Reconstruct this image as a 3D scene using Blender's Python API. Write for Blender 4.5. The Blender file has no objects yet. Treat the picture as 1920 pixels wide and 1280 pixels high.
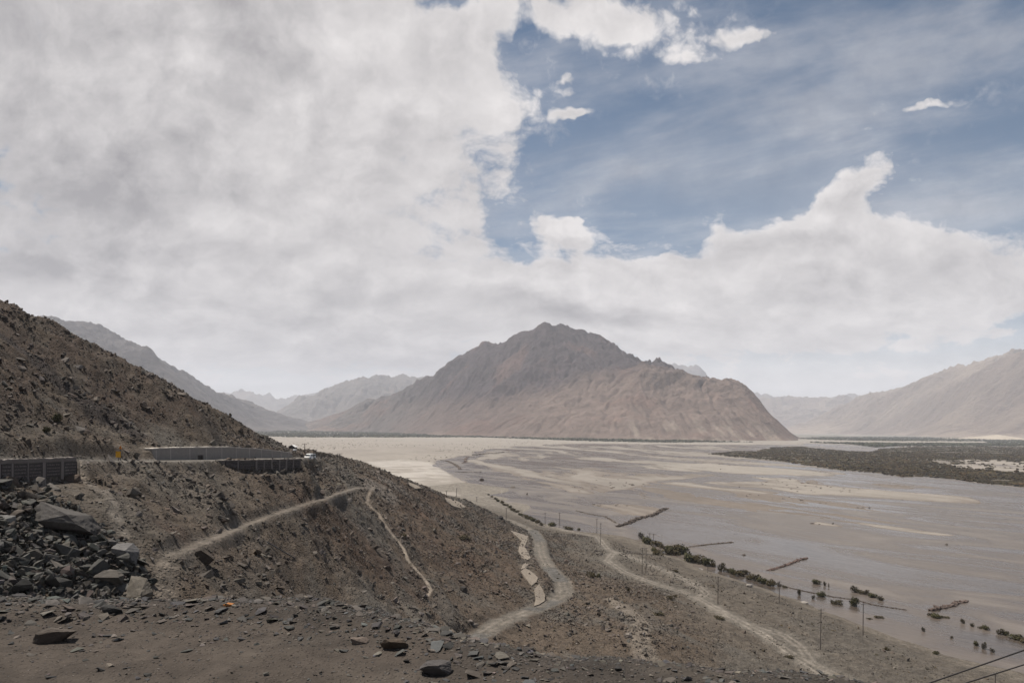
import bpy, bmesh, math, random
import numpy as np
random.seed(7); RNG = np.random.default_rng(7)
R = math.radians
scene = bpy.context.scene
C = scene.collection

# ------------------------------------------------------------------ camera
F, HOR, ROLL, CZ = 1280.0, 800.0, 0.0108, 60.0
from mathutils import Matrix
cd = bpy.data.cameras.new('camera'); cam = bpy.data.objects.new('camera', cd); C.objects.link(cam)
cd.sensor_width = 36; cd.lens = 24; cd.clip_start = 0.1; cd.clip_end = 90000
cd.shift_y = (HOR-640)/1920
cr, sr = math.cos(ROLL), math.sin(ROLL)
cam.matrix_world = Matrix(((cr, -sr, 0, 0), (0, 0, -1, 0), (sr, cr, 0, CZ), (0, 0, 0, 1)))
scene.camera = cam

# ------------------------------------------------------------------ render settings, exposure
scene.render.engine = 'CYCLES'
scene.view_settings.view_transform = 'Standard'; scene.view_settings.look = 'None'
scene.view_settings.exposure = 0.58; scene.view_settings.gamma = 1.0
cy = scene.cycles
cy.use_denoising = True; cy.max_bounces = 4; cy.diffuse_bounces = 2; cy.glossy_bounces = 2
cy.transmission_bounces = 2; cy.volume_bounces = 1; cy.transparent_max_bounces = 8
cy.use_adaptive_sampling = True; cy.adaptive_threshold = 0.015
cy.sample_clamp_indirect = 4.0

# ------------------------------------------------------------------ sun
SUN_EL, SUN_AZ = R(64), R(-62)            # azimuth from +Y (view direction), negative = left
sdir = np.array([math.sin(SUN_AZ)*math.cos(SUN_EL), math.cos(SUN_AZ)*math.cos(SUN_EL), math.sin(SUN_EL)])
ld = bpy.data.lights.new('sun', 'SUN'); ld.energy = 5.0; ld.angle = R(1.0); ld.color = (1.0, 0.93, 0.83)
sun = bpy.data.objects.new('sun', ld); C.objects.link(sun); sun.location = (0, 0, 500)
from mathutils import Vector
sun.rotation_euler = Vector(-sdir).to_track_quat('-Z', 'Y').to_euler()

# ------------------------------------------------------------------ world : sky and clouds
w = bpy.data.worlds.new('World'); scene.world = w; w.use_nodes = True
nt = w.node_tree; nt.nodes.clear()
def N(t, **k):
    n = nt.nodes.new(t)
    for a, b in k.items(): setattr(n, a, b)
    return n
def _in(n, i, v):
    if v is None: return
    if isinstance(v, bpy.types.NodeSocket): nt.links.new(v, n.inputs[i])
    else: n.inputs[i].default_value = v
def M(op, a, b=None, c=None, clamp=False):
    n = N('ShaderNodeMath', operation=op, use_clamp=clamp)
    _in(n, 0, a); _in(n, 1, b); _in(n, 2, c); return n.outputs[0]
def VM(op, a, b=None, c=None, out=0):
    n = N('ShaderNodeVectorMath', operation=op); _in(n, 0, a); _in(n, 1, b); _in(n, 2, c); return n.outputs[out]
def CMB(x, y, z=0.0):
    n = N('ShaderNodeCombineXYZ'); _in(n, 0, x); _in(n, 1, y); _in(n, 2, z); return n.outputs[0]
NDIM = '2D'
def NOISE(v, scale, detail=6, rough=0.55, dist=0.0, lac=2.0, typ='FBM'):
    n = N('ShaderNodeTexNoise'); n.noise_dimensions = NDIM; n.noise_type = typ
    _in(n, 'Vector', v); n.inputs['Scale'].default_value = scale; n.inputs['Detail'].default_value = detail
    n.inputs['Roughness'].default_value = rough; n.inputs['Distortion'].default_value = dist; n.inputs['Lacunarity'].default_value = lac
    return n
def SMOOTH(v, a, b, c=0.0, d=1.0):
    n = N('ShaderNodeMapRange', interpolation_type='SMOOTHSTEP'); _in(n, 0, v)
    n.inputs[1].default_value = a; n.inputs[2].default_value = b; n.inputs[3].default_value = c; n.inputs[4].default_value = d
    return n.outputs[0]
def MIXC(f, a, b):
    n = N('ShaderNodeMix', data_type='RGBA'); _in(n, 0, f)
    for i, v in ((6, a), (7, b)):
        if isinstance(v, bpy.types.NodeSocket): nt.links.new(v, n.inputs[i])
        else: n.inputs[i].default_value = (*v, 1)
    return n.outputs[2]
tc = N('ShaderNodeTexCoord').outputs['Generated']
sp = N('ShaderNodeSeparateXYZ'); nt.links.new(tc, sp.inputs[0])
dx, dy, dz = sp.outputs
ay = M('MAXIMUM', M('ABSOLUTE', dy), 0.12)
u = M('DIVIDE', dx, ay); v = M('DIVIDE', dz, ay)
UV = CMB(u, v)
def cloud_blobs(lst, src):
    tot = None
    for (px, py, rx, ry, ang, amp) in lst:
        cx = (px-960)/F; cyy = (HOR-py)/F + ROLL*cx
        p = VM('SUBTRACT', src, (cx, cyy, 0))
        ca, sa = math.cos(R(ang)), math.sin(R(ang))
        a = VM('DOT_PRODUCT', p, (ca/rx*F, sa/rx*F, 0), out=1)
        b = VM('DOT_PRODUCT', p, (-sa/ry*F, ca/ry*F, 0), out=1)
        r2 = M('MULTIPLY_ADD', a, a, M('MULTIPLY', b, b))
        g = M('MULTIPLY', M('POWER', 2.718, M('MULTIPLY', r2, -1.0)), amp)
        tot = g if tot is None else M('ADD', tot, g)
    return tot
# cloud coordinates : direction plane, flattening towards the skyline
vv = M('MULTIPLY', M('LOGARITHM', M('ADD', M('MAXIMUM', v, -0.02), 0.20), 2.71828), 0.72)
LC = CMB(u, vv, M('MULTIPLY', dy, 0.3))
def VORO(vec, scale, detail=3.0, rough=0.6, smooth=0.4):
    n = N('ShaderNodeTexVoronoi'); n.voronoi_dimensions = '2D'; n.feature = 'SMOOTH_F1'; n.normalize = False
    _in(n, 'Vector', vec); n.inputs['Scale'].default_value = scale; n.inputs['Detail'].default_value = detail; n.inputs['Roughness'].default_value = rough; n.inputs['Smoothness'].default_value = smooth
    return n.outputs['Distance']
warp = NOISE(LC, 4.0, 5, 0.6)
wv0 = VM('SUBTRACT', warp.outputs['Color'], (0.5, 0.5, 0.5))
UVw = VM('ADD', UV, VM('MULTIPLY', wv0, (0.16, 0.11, 0.0)))
LCw = VM('ADD', LC, VM('MULTIPLY', wv0, (0.10, 0.07, 0.0)))
def field(vec):
    a = NOISE(vec, 3.4, 10, 0.60, 0.0).outputs[0]; p_ = VORO(vec, 13.0, 4.0, 0.62, 0.5)
    return M('ADD', M('MULTIPLY', M('SUBTRACT', a, 0.5), 2.9), M('MULTIPLY', M('SUBTRACT', 0.42, p_), 1.15))
fld = field(LCw)
n_fine = NOISE(LC, 26.0, 8, 0.65, 0.3).outputs[0]
cover = cloud_blobs([
 # blue openings
 (1230, 280, 210, 120, 0, -1.7), (1500, 170, 330, 130, 0, -1.5), (1860, 110, 330, 200, 0, -2.2), (1130, 365, 130, 60, 0, -1.3), (1210, 425, 70, 26, 0, -1.6), (960, 440, 45, 40, 0, -0.9),
 (1620, 220, 260, 100, 0, -0.7), (1850, 340, 230, 80, 0, -1.2), (1330, 370, 160, 50, 0, -0.8), (960, 488, 90, 18, 0, -0.7),
 (985, 90, 40, 50, 0, -1.0), (860, 10, 60, 26, 0, -1.4), (510, 40, 40, 80, 50, -0.85), (1880, 605, 120, 14, 0, -0.9), (1150, 460, 90, 22, 0, -0.6), (1340, 40, 60, 40, 0, -0.3),
 # clouds
 (250, 300, 480, 480, 0, 2.4), (660, 200, 230, 320, 0, 1.5), (300, 0, 300, 200, 0, 0.8), (600, 620, 700, 150, 0, 1.3), (1450, 590, 600, 100, 0, 1.9), (1480, 500, 330, 95, 0, 1.25), (1780, 540, 300, 85, 0, 1.2), (1150, 530, 240, 50, 0, 1.1), (900, 60, 70, 60, 0, 0.8),
 (1130, 15, 150, 45, 0, 2.0), (1240, 90, 130, 50, -8, 1.9), (1300, 120, 60, 22, 10, 1.2), (1170, 70, 40, 14, 0, -0.9), (1400, 65, 80, 24, 0, 2.3), (1745, 188, 95, 22, 20, 4.3), (1590, 375, 120, 60, 20, 2.7), (1610, 310, 120, 60, 20, 1.7), (1665, 262, 60, 30, 40, 1.5),
 (1072, 424, 66, 28, 0, 3.2), (1075, 200, 62, 15, 8, 2.4), (1062, 133, 22, 12, 0, 1.6), (1070, 158, 26, 9, 0, 1.4), (1050, 367, 36, 8, 0, 1.6),
 (1400, 460, 240, 45, 4, 0.9), (900, 170, 120, 160, 0, 1.1), (950, 330, 60, 60, 0, 0.7), (1520, 290, 60, 10, 20, 1.0),  (1640, 450, 160, 40, 0, 0.5),
], UVw)
cov = M('ADD', M('ADD', cover, 0.10), M('ADD', fld, M('MULTIPLY', M('SUBTRACT', n_fine, 0.5), 0.55)))
alpha = SMOOTH(cov, -0.25, 1.05)
# high thin veil, combed by the wind
vrot = N('ShaderNodeVectorRotate', rotation_type='Z_AXIS'); nt.links.new(LC, vrot.inputs['Vector']); vrot.inputs['Angle'].default_value = R(-14)
veil_n = NOISE(VM('MULTIPLY', vrot.outputs[0], (1.2, 4.5, 1.0)), 1.6, 9, 0.60, 0.15).outputs[0]
veil = M('MULTIPLY', SMOOTH(veil_n, 0.34, 0.72), 0.40)
veil = M('ADD', veil, M('MULTIPLY', cloud_blobs([(1400, 330, 420, 90, 0, 1.0), (1800, 420, 300, 70, 0, 0.8)], UV), 0.22))
wisp = M('MULTIPLY', cloud_blobs([(1600, 330, 120, 110, 0, 1.0), (1450, 440, 330, 60, 0, 0.9), (1800, 480, 260, 60, 0, 0.8), (1760, 190, 150, 40, 15, 0.6), (1250, 90, 220, 90, 0, 0.7), (960, 250, 130, 200, 0, 0.6), (1080, 440, 160, 60, 0, 0.7)], UVw), SMOOTH(M('ADD', n_fine, M('MULTIPLY', M('SUBTRACT', fld, 0.0), 0.12)), 0.30, 0.75))
veil = M('MAXIMUM', veil, M('MULTIPLY', wisp, 0.85))
low = SMOOTH(v, 0.25, 0.05, 0.0, 1.0)
alpha = M('MAXIMUM', alpha, veil)
alpha = M('MAXIMUM', alpha, M('MULTIPLY', low, 0.90), clamp=True)
tone = cloud_blobs([
 (120, 330, 300, 130, -10, -0.50), (20, 510, 190, 40, 0, -0.60), (60, 60, 260, 120, 0, -0.30), (850, 190, 170, 120, 0, 0.42), (700, 60, 160, 80, 0, 0.35),
 (360, 385, 100, 28, -20, 0.42), (460, 300, 260, 80, -25, 0.12), (1090, 585, 170, 24, 0, -0.50), (760, 690, 220, 40, 0, -0.30), (960, 540, 160, 20, 0, 0.30),
 (1072, 412, 75, 22, 0, 0.65), (1380, 430, 180, 26, 0, 0.35), (1600, 290, 110, 40, 20, 0.35), (560, 590, 260, 40, 0, -0.12), (470, 60, 60, 90, 50, -0.35), (1200, 60, 200, 80, 0, 0.35),
 (1500, 560, 260, 60, 0, 0.15), (380, 520, 330, 60, 0, 0.05), (1700, 640, 200, 30, 0, 0.05), (200, 180, 220, 60, 10, 0.10), (650, 480, 200, 60, 10, -0.10), (1200, 520, 250, 24, 0, 0.12), (250, 620, 300, 60, 0, 0.06),
], UVw)
lit = field(VM('ADD', LCw, (-0.030, 0.045, 0.0)))                  # the same field a step towards the sun
relief = M('MULTIPLY', M('SUBTRACT', fld, lit), 0.23)
n_mid = NOISE(VM('ADD', LC, (7.3, 1.1, 4.0)), 1.9, 9, 0.54, 0.2).outputs[0]
edge = SMOOTH(cov, 1.6, 0.3, 0.0, 0.22)
tval = M('ADD', M('ADD', M('MULTIPLY', tone, 0.78), 0.53), M('ADD', M('ADD', relief, edge), M('MULTIPLY_ADD', M('SUBTRACT', n_mid, 0.5), 0.80, M('MULTIPLY', M('SUBTRACT', n_fine, 0.5), 0.16))))
tval = M('MULTIPLY', tval, 1.0, clamp=True)
ccol = MIXC(tval, (0.215, 0.206, 0.213), (0.550, 0.527, 0.520))
sky = N('ShaderNodeTexSky', sky_type='NISHITA'); sky.sun_disc = False
sky.sun_elevation = SUN_EL; sky.sun_rotation = SUN_AZ; sky.altitude = 3200; sky.air_density = 1.0; sky.dust_density = 0.6; sky.ozone_density = 1.0
bg1 = N('ShaderNodeBackground'); bg1.inputs[1].default_value = 0.057
hs = N('ShaderNodeHueSaturation'); hs.inputs['Saturation'].default_value = 1.15; nt.links.new(VM('MULTIPLY', sky.outputs[0], (0.80, 0.92, 0.86)), hs.inputs['Color'])
nt.links.new(hs.outputs[0], bg1.inputs[0])
bg2 = N('ShaderNodeBackground'); nt.links.new(ccol, bg2.inputs[0]); bg2.inputs[1].default_value = 1.0
mx = N('ShaderNodeMixShader'); nt.links.new(alpha, mx.inputs[0]); nt.links.new(bg1.outputs[0], mx.inputs[1]); nt.links.new(bg2.outputs[0], mx.inputs[2])
out = N('ShaderNodeOutputWorld'); nt.links.new(mx.outputs[0], out.inputs[0])
w.cycles.sampling_method = 'MANUAL'; w.cycles.sample_map_resolution = 256

NDIM = '3D'
# ------------------------------------------------------------------ numpy helpers
def ray(px, py):
    a = (px-960)/F; b = (640-py)/F + (HOR-640)/F
    return a*cr - b*sr, a*sr + b*cr
def un(px, py, D):
    x, z = ray(px, py); return np.array([D*x, D, CZ + D*z])
def flat(px, py, h=0.0):
    x, z = ray(px, py); D = (h-CZ)/min(z, -1e-3); return np.array([D*x, D, h])
def pxy(x, y, z):                       # world -> photo pixel (used for choosing where things stand)
    X, Z = x/y, (z-CZ)/y
    a = X*cr + Z*sr; b = -X*sr + Z*cr
    return 960+a*F, HOR - b*F
_perm = RNG.permutation(4096).astype(np.int64)
_val = RNG.random(4096)*2-1
def vnoise(x, y, s=0):
    xi = np.floor(x).astype(np.int64); yi = np.floor(y).astype(np.int64)
    fx = x-xi; fy = y-yi; fx = fx*fx*fx*(fx*(fx*6-15)+10); fy = fy*fy*fy*(fy*(fy*6-15)+10)
    def h(i, j): return _val[_perm[(_perm[(i+s*131) & 4095]+j) & 4095]]
    return (h(xi, yi)*(1-fx)+h(xi+1, yi)*fx)*(1-fy)+(h(xi, yi+1)*(1-fx)+h(xi+1, yi+1)*fx)*fy
def fbm(x, y, o=5, s=0, g=0.5, ridged=False):
    t = 0; a = 1.0; n = 0; c, sn = 0.8, 0.6
    for k in range(o):
        q = vnoise(x, y, s+k*7)
        t = t + a*((1-2*np.abs(q)) if ridged else q); n += a; a *= g
        x, y = (x*c-y*sn)*2.03+13.7, (x*sn+y*c)*2.03+4.1
    return t/n
def sstep(a, b, x):
    t = np.clip((x-a)/(b-a), 0, 1); return t*t*(3-2*t)
def tps_fit(P, z, sc, reg=1e-4):
    Q = P*sc; n = len(Q)
    d = np.sqrt(((Q[:, None]-Q[None])**2).sum(2))
    A = np.zeros((n+3, n+3)); A[:n, :n] = d**1.5 + np.eye(n)*reg; A[:n, n] = 1; A[:n, n+1:] = Q; A[n, :n] = 1; A[n+1:, :n] = Q.T
    return Q, np.linalg.solve(A, np.r_[z, 0, 0, 0]), sc
def tps_eval(m, X, Y):
    Q, wgt, sc = m; X = X*sc[0]; Y = Y*sc[1]; n = len(Q); o = np.full(X.shape, wgt[n]) + wgt[n+1]*X + wgt[n+2]*Y
    for i in range(n):
        d2 = (X-Q[i, 0])**2+(Y-Q[i, 1])**2
        o += wgt[i]*d2**0.75
    return o
def polydist(X, Y, pts):                # distance to a polyline, and parameter (index + fraction)
    best = np.full(X.shape, 1e9); par = np.zeros(X.shape); side = np.zeros(X.shape)
    for i in range(len(pts)-1):
        ax, ay_ = pts[i][0], pts[i][1]; bx_, by_ = pts[i+1][0]-ax, pts[i+1][1]-ay_
        t = np.clip(((X-ax)*bx_+(Y-ay_)*by_)/(bx_*bx_+by_*by_+1e-9), 0, 1)
        d = np.hypot(X-ax-t*bx_, Y-ay_-t*by_); m = d < best
        best = np.where(m, d, best); par = np.where(m, i+t, par); side = np.where(m, np.sign(bx_*(Y-ay_)-by_*(X-ax)), side)
    return best, par, side
def inpoly(X, Y, pts):
    r = np.zeros(X.shape, bool); n = len(pts)
    for i in range(n):
        x1, y1 = pts[i][0], pts[i][1]; x2, y2 = pts[(i+1) % n][0], pts[(i+1) % n][1]
        if y1 == y2: continue
        c = ((y1 > Y) != (y2 > Y)) & (X < (x2-x1)*(Y-y1)/(y2-y1)+x1); r ^= c
    return r
def mesh_np(name, V, Fc, mat, smooth=False, cols=None, parent=None, attrs=None):
    me = bpy.data.meshes.new(name); V = np.asarray(V, np.float32); Fc = np.asarray(Fc, np.int32)
    k = Fc.shape[1]; me.vertices.add(len(V)); me.vertices.foreach_set('co', V.ravel())
    me.loops.add(Fc.size); me.loops.foreach_set('vertex_index', Fc.ravel())
    me.polygons.add(len(Fc)); me.polygons.foreach_set('loop_start', np.arange(0, Fc.size, k, dtype=np.int32))
    me.update(calc_edges=True)
    if smooth: me.shade_smooth()
    else: me.shade_flat()
    if cols is not None:
        at = me.color_attributes.new('Col', 'FLOAT_COLOR', 'POINT')
        c = np.ones((len(V), 4), np.float32); c[:, :3] = cols; at.data.foreach_set('color', c.ravel())
    me.materials.append(mat)
    o = bpy.data.objects.new(name, me); C.objects.link(o)
    if parent: o.parent = parent
    return o
def smooth(H, n=1):
    for _ in range(n):
        H[1:-1, 1:-1] = H[1:-1, 1:-1]*0.5+0.125*(H[2:, 1:-1]+H[:-2, 1:-1]+H[1:-1, 2:]+H[1:-1, :-2])
    return H
def grid_faces(nu, nv):
    i = np.arange((nu-1)*(nv-1)); r, c = i//(nv-1), i % (nv-1); a = r*nv+c
    return np.stack([a, a+1, a+nv+1, a+nv], 1)
def tag(o, label=None, cat=None, group=None, kind=None):
    if label: o['label'] = label
    if cat: o['category'] = cat
    if group: o['group'] = group
    if kind: o['kind'] = kind
    return o
def empty(name, loc, rz=0.0):
    o = bpy.data.objects.new(name, None); C.objects.link(o); o.location = loc; o.rotation_euler = (0, 0, rz); o.empty_display_size = 0.3
    return o
def copy_tree(o, parent=None):
    c = o.copy(); C.objects.link(c); c.parent = parent
    for ch in list(o.children): copy_tree(ch, c)
    return c

# ------------------------------------------------------------------ materials
def matbase(name, rough=0.95, spec=0.2):
    global nt
    m = bpy.data.materials.new(name); m.use_nodes = True; nt = m.node_tree
    b = nt.nodes['Principled BSDF']; b.inputs['Roughness'].default_value = rough; b.inputs['Specular IOR Level'].default_value = spec
    return m, b
def RAMP(fac, stops):
    n = N('ShaderNodeValToRGB'); nt.links.new(fac, n.inputs[0]); e = n.color_ramp.elements
    while len(e) > 1: e.remove(e[-1])
    e[0].position = stops[0][0]; e[0].color = (*stops[0][1], 1)
    for p, c in stops[1:]:
        q = e.new(p); q.color = (*c, 1)
    return n.outputs[0]
def BUMP(b, h, strength, dist):
    n = N('ShaderNodeBump'); n.inputs['Strength'].default_value = strength; n.inputs['Distance'].default_value = dist
    nt.links.new(h, n.inputs['Height']); nt.links.new(n.outputs[0], b.inputs['Normal'])
def MULC(a, f):                                   # colour * grey factor socket
    n = N('ShaderNodeVectorMath', operation='SCALE'); nt.links.new(a, n.inputs[0]); _in(n, 3, f); return n.outputs[0]
def ATTR(n_='Col'):
    n = N('ShaderNodeAttribute'); n.attribute_name = n_; return n.outputs['Color']
def POS():
    return N('ShaderNodeNewGeometry').outputs['Position']
def terrain_mat(name, s1, s2, amt=0.7, bump=0.5, bdist=0.3, stones=None, rough=0.97, aniso=None):
    """ground whose local base colour is the vertex attribute, broken up by noise and pebbles"""
    m, b = matbase(name, rough, 0.15)
    p = POS()
    if aniso: p = VM('MULTIPLY', p, aniso)
    a = NOISE(p, s1, 10, 0.65, 0.2).outputs[0]; c = NOISE(p, s2, 6, 0.7).outputs[0]
    f = M('ADD', M('MULTIPLY', M('SUBTRACT', a, 0.5), amt*2.2), M('MULTIPLY_ADD', M('SUBTRACT', c, 0.5), amt*1.6, 1.0))
    f = M('MAXIMUM', f, 0.25); h = M('ADD', M('MULTIPLY', a, 1.0), M('MULTIPLY', c, 0.35))
    if stones:
        vo = N('ShaderNodeTexVoronoi'); nt.links.new(p, vo.inputs['Vector']); vo.inputs['Scale'].default_value = stones; vo.inputs['Randomness'].default_value = 1
        sc = N('ShaderNodeSeparateColor'); nt.links.new(vo.outputs['Color'], sc.inputs[0])
        core = SMOOTH(vo.outputs['Distance'], 0.55, 0.15)
        on = M('MULTIPLY', core, SMOOTH(sc.outputs[0], 0.35, 0.6))
        f = M('MULTIPLY', f, M('MULTIPLY_ADD', on, M('MULTIPLY_ADD', sc.outputs[1], 0.9, -0.38), 1.0))
        h = M('ADD', h, M('MULTIPLY', on, 0.5))
    nt.links.new(MULC(ATTR(), f), b.inputs['Base Color'])
    BUMP(b, h, bump, bdist)
    return m
def plain_mat(name, col, var=0.25, scale=3.0, rough=0.8, spec=0.3, metal=0.0, bump=0.0, bdist=0.02):
    m, b = matbase(name, rough, spec); b.inputs['Metallic'].default_value = metal
    tcn = N('ShaderNodeTexCoord').outputs['Object']
    a = NOISE(tcn, scale, 8, 0.65).outputs[0]
    f = M('MULTIPLY_ADD', M('SUBTRACT', a, 0.5), var*2.5, 1.0)
    n = N('ShaderNodeVectorMath', operation='SCALE'); n.inputs[0].default_value = col; _in(n, 3, f)
    nt.links.new(n.outputs[0], b.inputs['Base Color'])
    if bump: BUMP(b, a, bump, bdist)
    return m
def rock_mat(name, stops, s=0.35):
    m, b = matbase(name, 0.9, 0.25)
    at = ATTR(); p = POS()
    a = NOISE(p, s*9, 9, 0.7, 0.4).outputs[0]
    f = M('MULTIPLY_ADD', M('SUBTRACT', a, 0.5), 1.5, 1.0)
    nt.links.new(MULC(at, f), b.inputs['Base Color']); BUMP(b, a, 0.5, 0.08)
    return m
m_hill = terrain_mat('hillside_ground', 0.5, 3.2, 0.75, 1.0, 0.6, stones=2.6)
m_bank = terrain_mat('roadside_gravel', 2.5, 22.0, 0.35, 0.8, 0.03, stones=26)
m_bed = terrain_mat('river_flats', 0.012, 0.25, 0.16, 0.25, 0.3, rough=0.85)
m_mtn = terrain_mat('mountain_rock', 0.008, 0.06, 0.45, 1.0, 30.0)
m_far = terrain_mat('far_mountain_rock', 0.003, 0.02, 0.35, 1.0, 60.0)
m_rock = rock_mat('stone', None)
m_road = terrain_mat('dusty_road', 0.8, 6.0, 0.12, 0.3, 0.05)

# ------------------------------------------------------------------ hillside terrain (one height field)
HP = [ # photo px, py, forward distance in metres -> a surveyed world point each
 # slope of the big hill above the road
 (-400,430,95),(-200,500,108),(0,562,120),(90,612,132),(180,662,142),(260,702,152),(350,742,165),(450,797,188),(500,822,203),(535,838,216),
 (-100,700,92),(0,700,95),(0,790,82),(100,720,108),(100,800,95),(200,760,122),(200,815,108),(300,780,134),(300,820,124),(400,810,152),(470,825,178),
 (-120,850,64),(0,852,76),(90,852,88),(180,850,102),(280,850,125),(360,850,140),(440,850,158),(520,850,180),(545,852,192),
 # road edge, below it the slope
 (-150,868,60),(0,868,68),(90,866,77),(150,866,88),(220,867,100),(300,866,118),(360,864,128),(415,862,138),(480,861,146),(563,860,158),(600,862,225),(640,867,240),
 (-100,912,60),(0,907,66),(75,902,74),(150,895,84),(420,884,135),(490,884,143),(565,880,154),
 (0,1000,59.5),(0,1060,56.5),(0,1120,54),(0,1180,50),(100,950,69),(120,1030,64),(150,1100,66),(120,1160,60),(220,940,88),(220,1010,80),(250,1110,82),(260,1170,80),
 (300,920,110),(300,1000,100),(330,1120,90),(400,920,124),(400,1000,112),(400,1100,101),(480,1000,121),(480,1110,106),(500,930,136),(560,1140,110),
 (600,900,175),(600,1000,140),(600,920,165),(600,1100,122),(700,1000,172),(700,1150,125),(700,1080,146),(640,925,176),
 (548,842,265),(570,847,272),(600,852,285),(640,861,290),(680,872,292),(720,884,292),(640,885,215),(700,889,245),(700,912,222),(780,905,290),(822,921,310),(850,932,335),(800,1000,212),(800,1100,160),(760,1180,128),(860,1190,140),(800,1150,142),
 (880,1000,262),(880,1100,182),(900,950,345),(940,980,318),(960,1050,222),(930,1140,172),(1000,1140,180),
 # the lower road bench
 (900,1190,150),(940,1165,162),(1000,1143,180),(1045,1125,196),(1062,1100,205),(1040,1075,225),(1010,1050,250),(1010,1010,310),(980,990,350),(930,965,410),(870,945,480),(840,932,530),
 # spur below the lower road
 (1000,1230,143),(1100,1200,160),(1080,1140,186),(1100,1062,262),(1050,1030,300),(1200,1110,212),(1200,1200,160),(1300,1162,190),(1400,1240,162),(1450,1225,170),(1560,1280,153),(1500,1300,148),
 # terrace beside the river (z about 2..4)
 (1100,1010,340),(1140,1040,300),(1200,1080,262),(1300,1130,216),(1400,1165,196),(1500,1215,176),(1620,1280,153),(1750,1300,149),(1000,990,380),
 (1240,1045,297),(1350,1085,256),(1450,1120,230),(1560,1160,208),(1700,1215,181),(1850,1265,164),(2000,1310,150),(930,938,530),(860,905,690),
]
road_line = [un(*q) for q in [(-350,860,56),(-150,861,64),(0,861.5,73),(80,861.5,81),(150,862.5,92),(220,864,104),(300,864,121),(400,861.5,143),(480,859.5,152),(545,858.5,168),(562,857.5,188),(577,858.5,215),(592,860,245),(620,860.5,265),(655,867,278)]]
def side_slope(px, py, D0):
    """depth at which a sight line meets a 34 degree slope falling from (or rising above) the road"""
    x, z = ray(px, py); D = np.arange(40.0, 260.0, 0.25) if py > 855 else np.arange(260.0, 60.0, -0.25)
    d, par, _ = polydist(x*D, D, [q[:2] for q in road_line]); i = np.clip(par.astype(int), 0, len(road_line)-2); t = par-i
    zr = np.array([q[2] for q in road_line]); zr = zr[i]*(1-t)+zr[i+1]*t
    if py > 855: h = zr-0.66*np.maximum(d-3.2, 0)
    else: h = zr+0.70*np.maximum(d-3.4, 0)
    if py > 855: k = np.argmax(CZ+z*D <= h)
    else:
        X_ = np.interp(D, [q[1] for q in road_line], [q[0] for q in road_line]); on = (x*D < X_); g = np.where(on, np.abs(CZ+z*D-h), 1e9); k = np.argmin(np.where(D < 200, g, 1e9))
    return float(D[k])
HP = [(q[0], q[1], side_slope(*q)) if (q[0] <= 500 and q[1] >= 915 and q[0] >= 0) or (0 <= q[0] <= 400 and q[1] < 845) else q for q in HP]
P = np.array([un(*q) for q in HP])
extra = [ # world points: hidden ground in the gully, behind the ridge, under the river
 (-70,30,47),(-40,26,46),(-12,22,46),(10,22,44),(30,22,42),(-45,40,41),(-20,40,37),(-5,45,34),(10,45,32),(35,45,30),(-18,62,34),(-4,80,24),(14,80,20),(50,80,13),(18,110,9),(60,110,4),(45,130,3.5),(-12,104,21.5),
 (-150,260,70),(-120,300,45),(-80,330,25),(-140,420,10),(-60,420,12),(-300,300,60),(-300,600,10),(-100,250,48),(-170,200,86),(-40,450,8),
 (-60,700,-4),(20,700,-5),(-20,560,2.2),(-250,700,-4),(100,700,-8),(300,600,-8),(260,450,-6),(120,500,-5),(230,330,-5),(300,250,-5),(220,220,-4),(400,400,-8),
]
P = np.vstack([P, extra])
# shoreline
shore_px = [(700,893),(770,912),(830,925),(880,930),(930,940),(975,962),(1010,985),(1060,993),(1150,1003),(1215,1022),(1245,1040),(1300,1062),(1350,1078),(1400,1094),(1460,1115),(1530,1142),(1600,1168),(1680,1198),(1760,1226),(1840,1246),(1930,1268),(2100,1305)]
shore = [flat(*q) for q in shore_px]
for q in shore: P = np.vstack([P, [q[0], q[1], 0.15]])
A_, L_ = P[:, 0]/P[:, 1], np.log(P[:, 1])
tps = tps_fit(np.c_[A_, L_], P[:, 2], np.array([2.4, 2.4]))
NU, NV = 1150, 900
ua = np.linspace(-1.05, 0.98, NU); vl = np.linspace(math.log(12), math.log(720), NV)
UA, VL = np.meshgrid(ua, vl, indexing='ij'); GY = np.exp(VL); GX = UA*GY
GZ = tps_eval(tps, UA, VL)
GPX, GPY = pxy(GX, GY, GZ)
def bil(G, x, y):
    a = (np.asarray(x)/np.asarray(y)-ua[0])/(ua[1]-ua[0]); b = (np.log(y)-vl[0])/(vl[1]-vl[0])
    a = np.clip(a, 0, NU-1.001); b = np.clip(b, 0, NV-1.001); i = a.astype(int); j = b.astype(int); f = a-i; g = b-j
    return (G[i, j]*(1-f)+G[i+1, j]*f)*(1-g)+(G[i, j+1]*(1-f)+G[i+1, j+1]*f)*g
def hit(px, py, dmin=30.0, dmax=700.0):
    """where the line of sight through a photo pixel meets the terrain"""
    x, z = ray(px, py); D = np.exp(np.linspace(math.log(dmin), math.log(dmax), 1600))
    h = bil(GZ, x*D, D); below = (CZ+z*D) <= np.maximum(h, 0.0)
    k = int(np.argmax(below)) if below.any() else len(D)-1
    return np.array([x*D[k], D[k], max(h[k], 0.0)])
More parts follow.
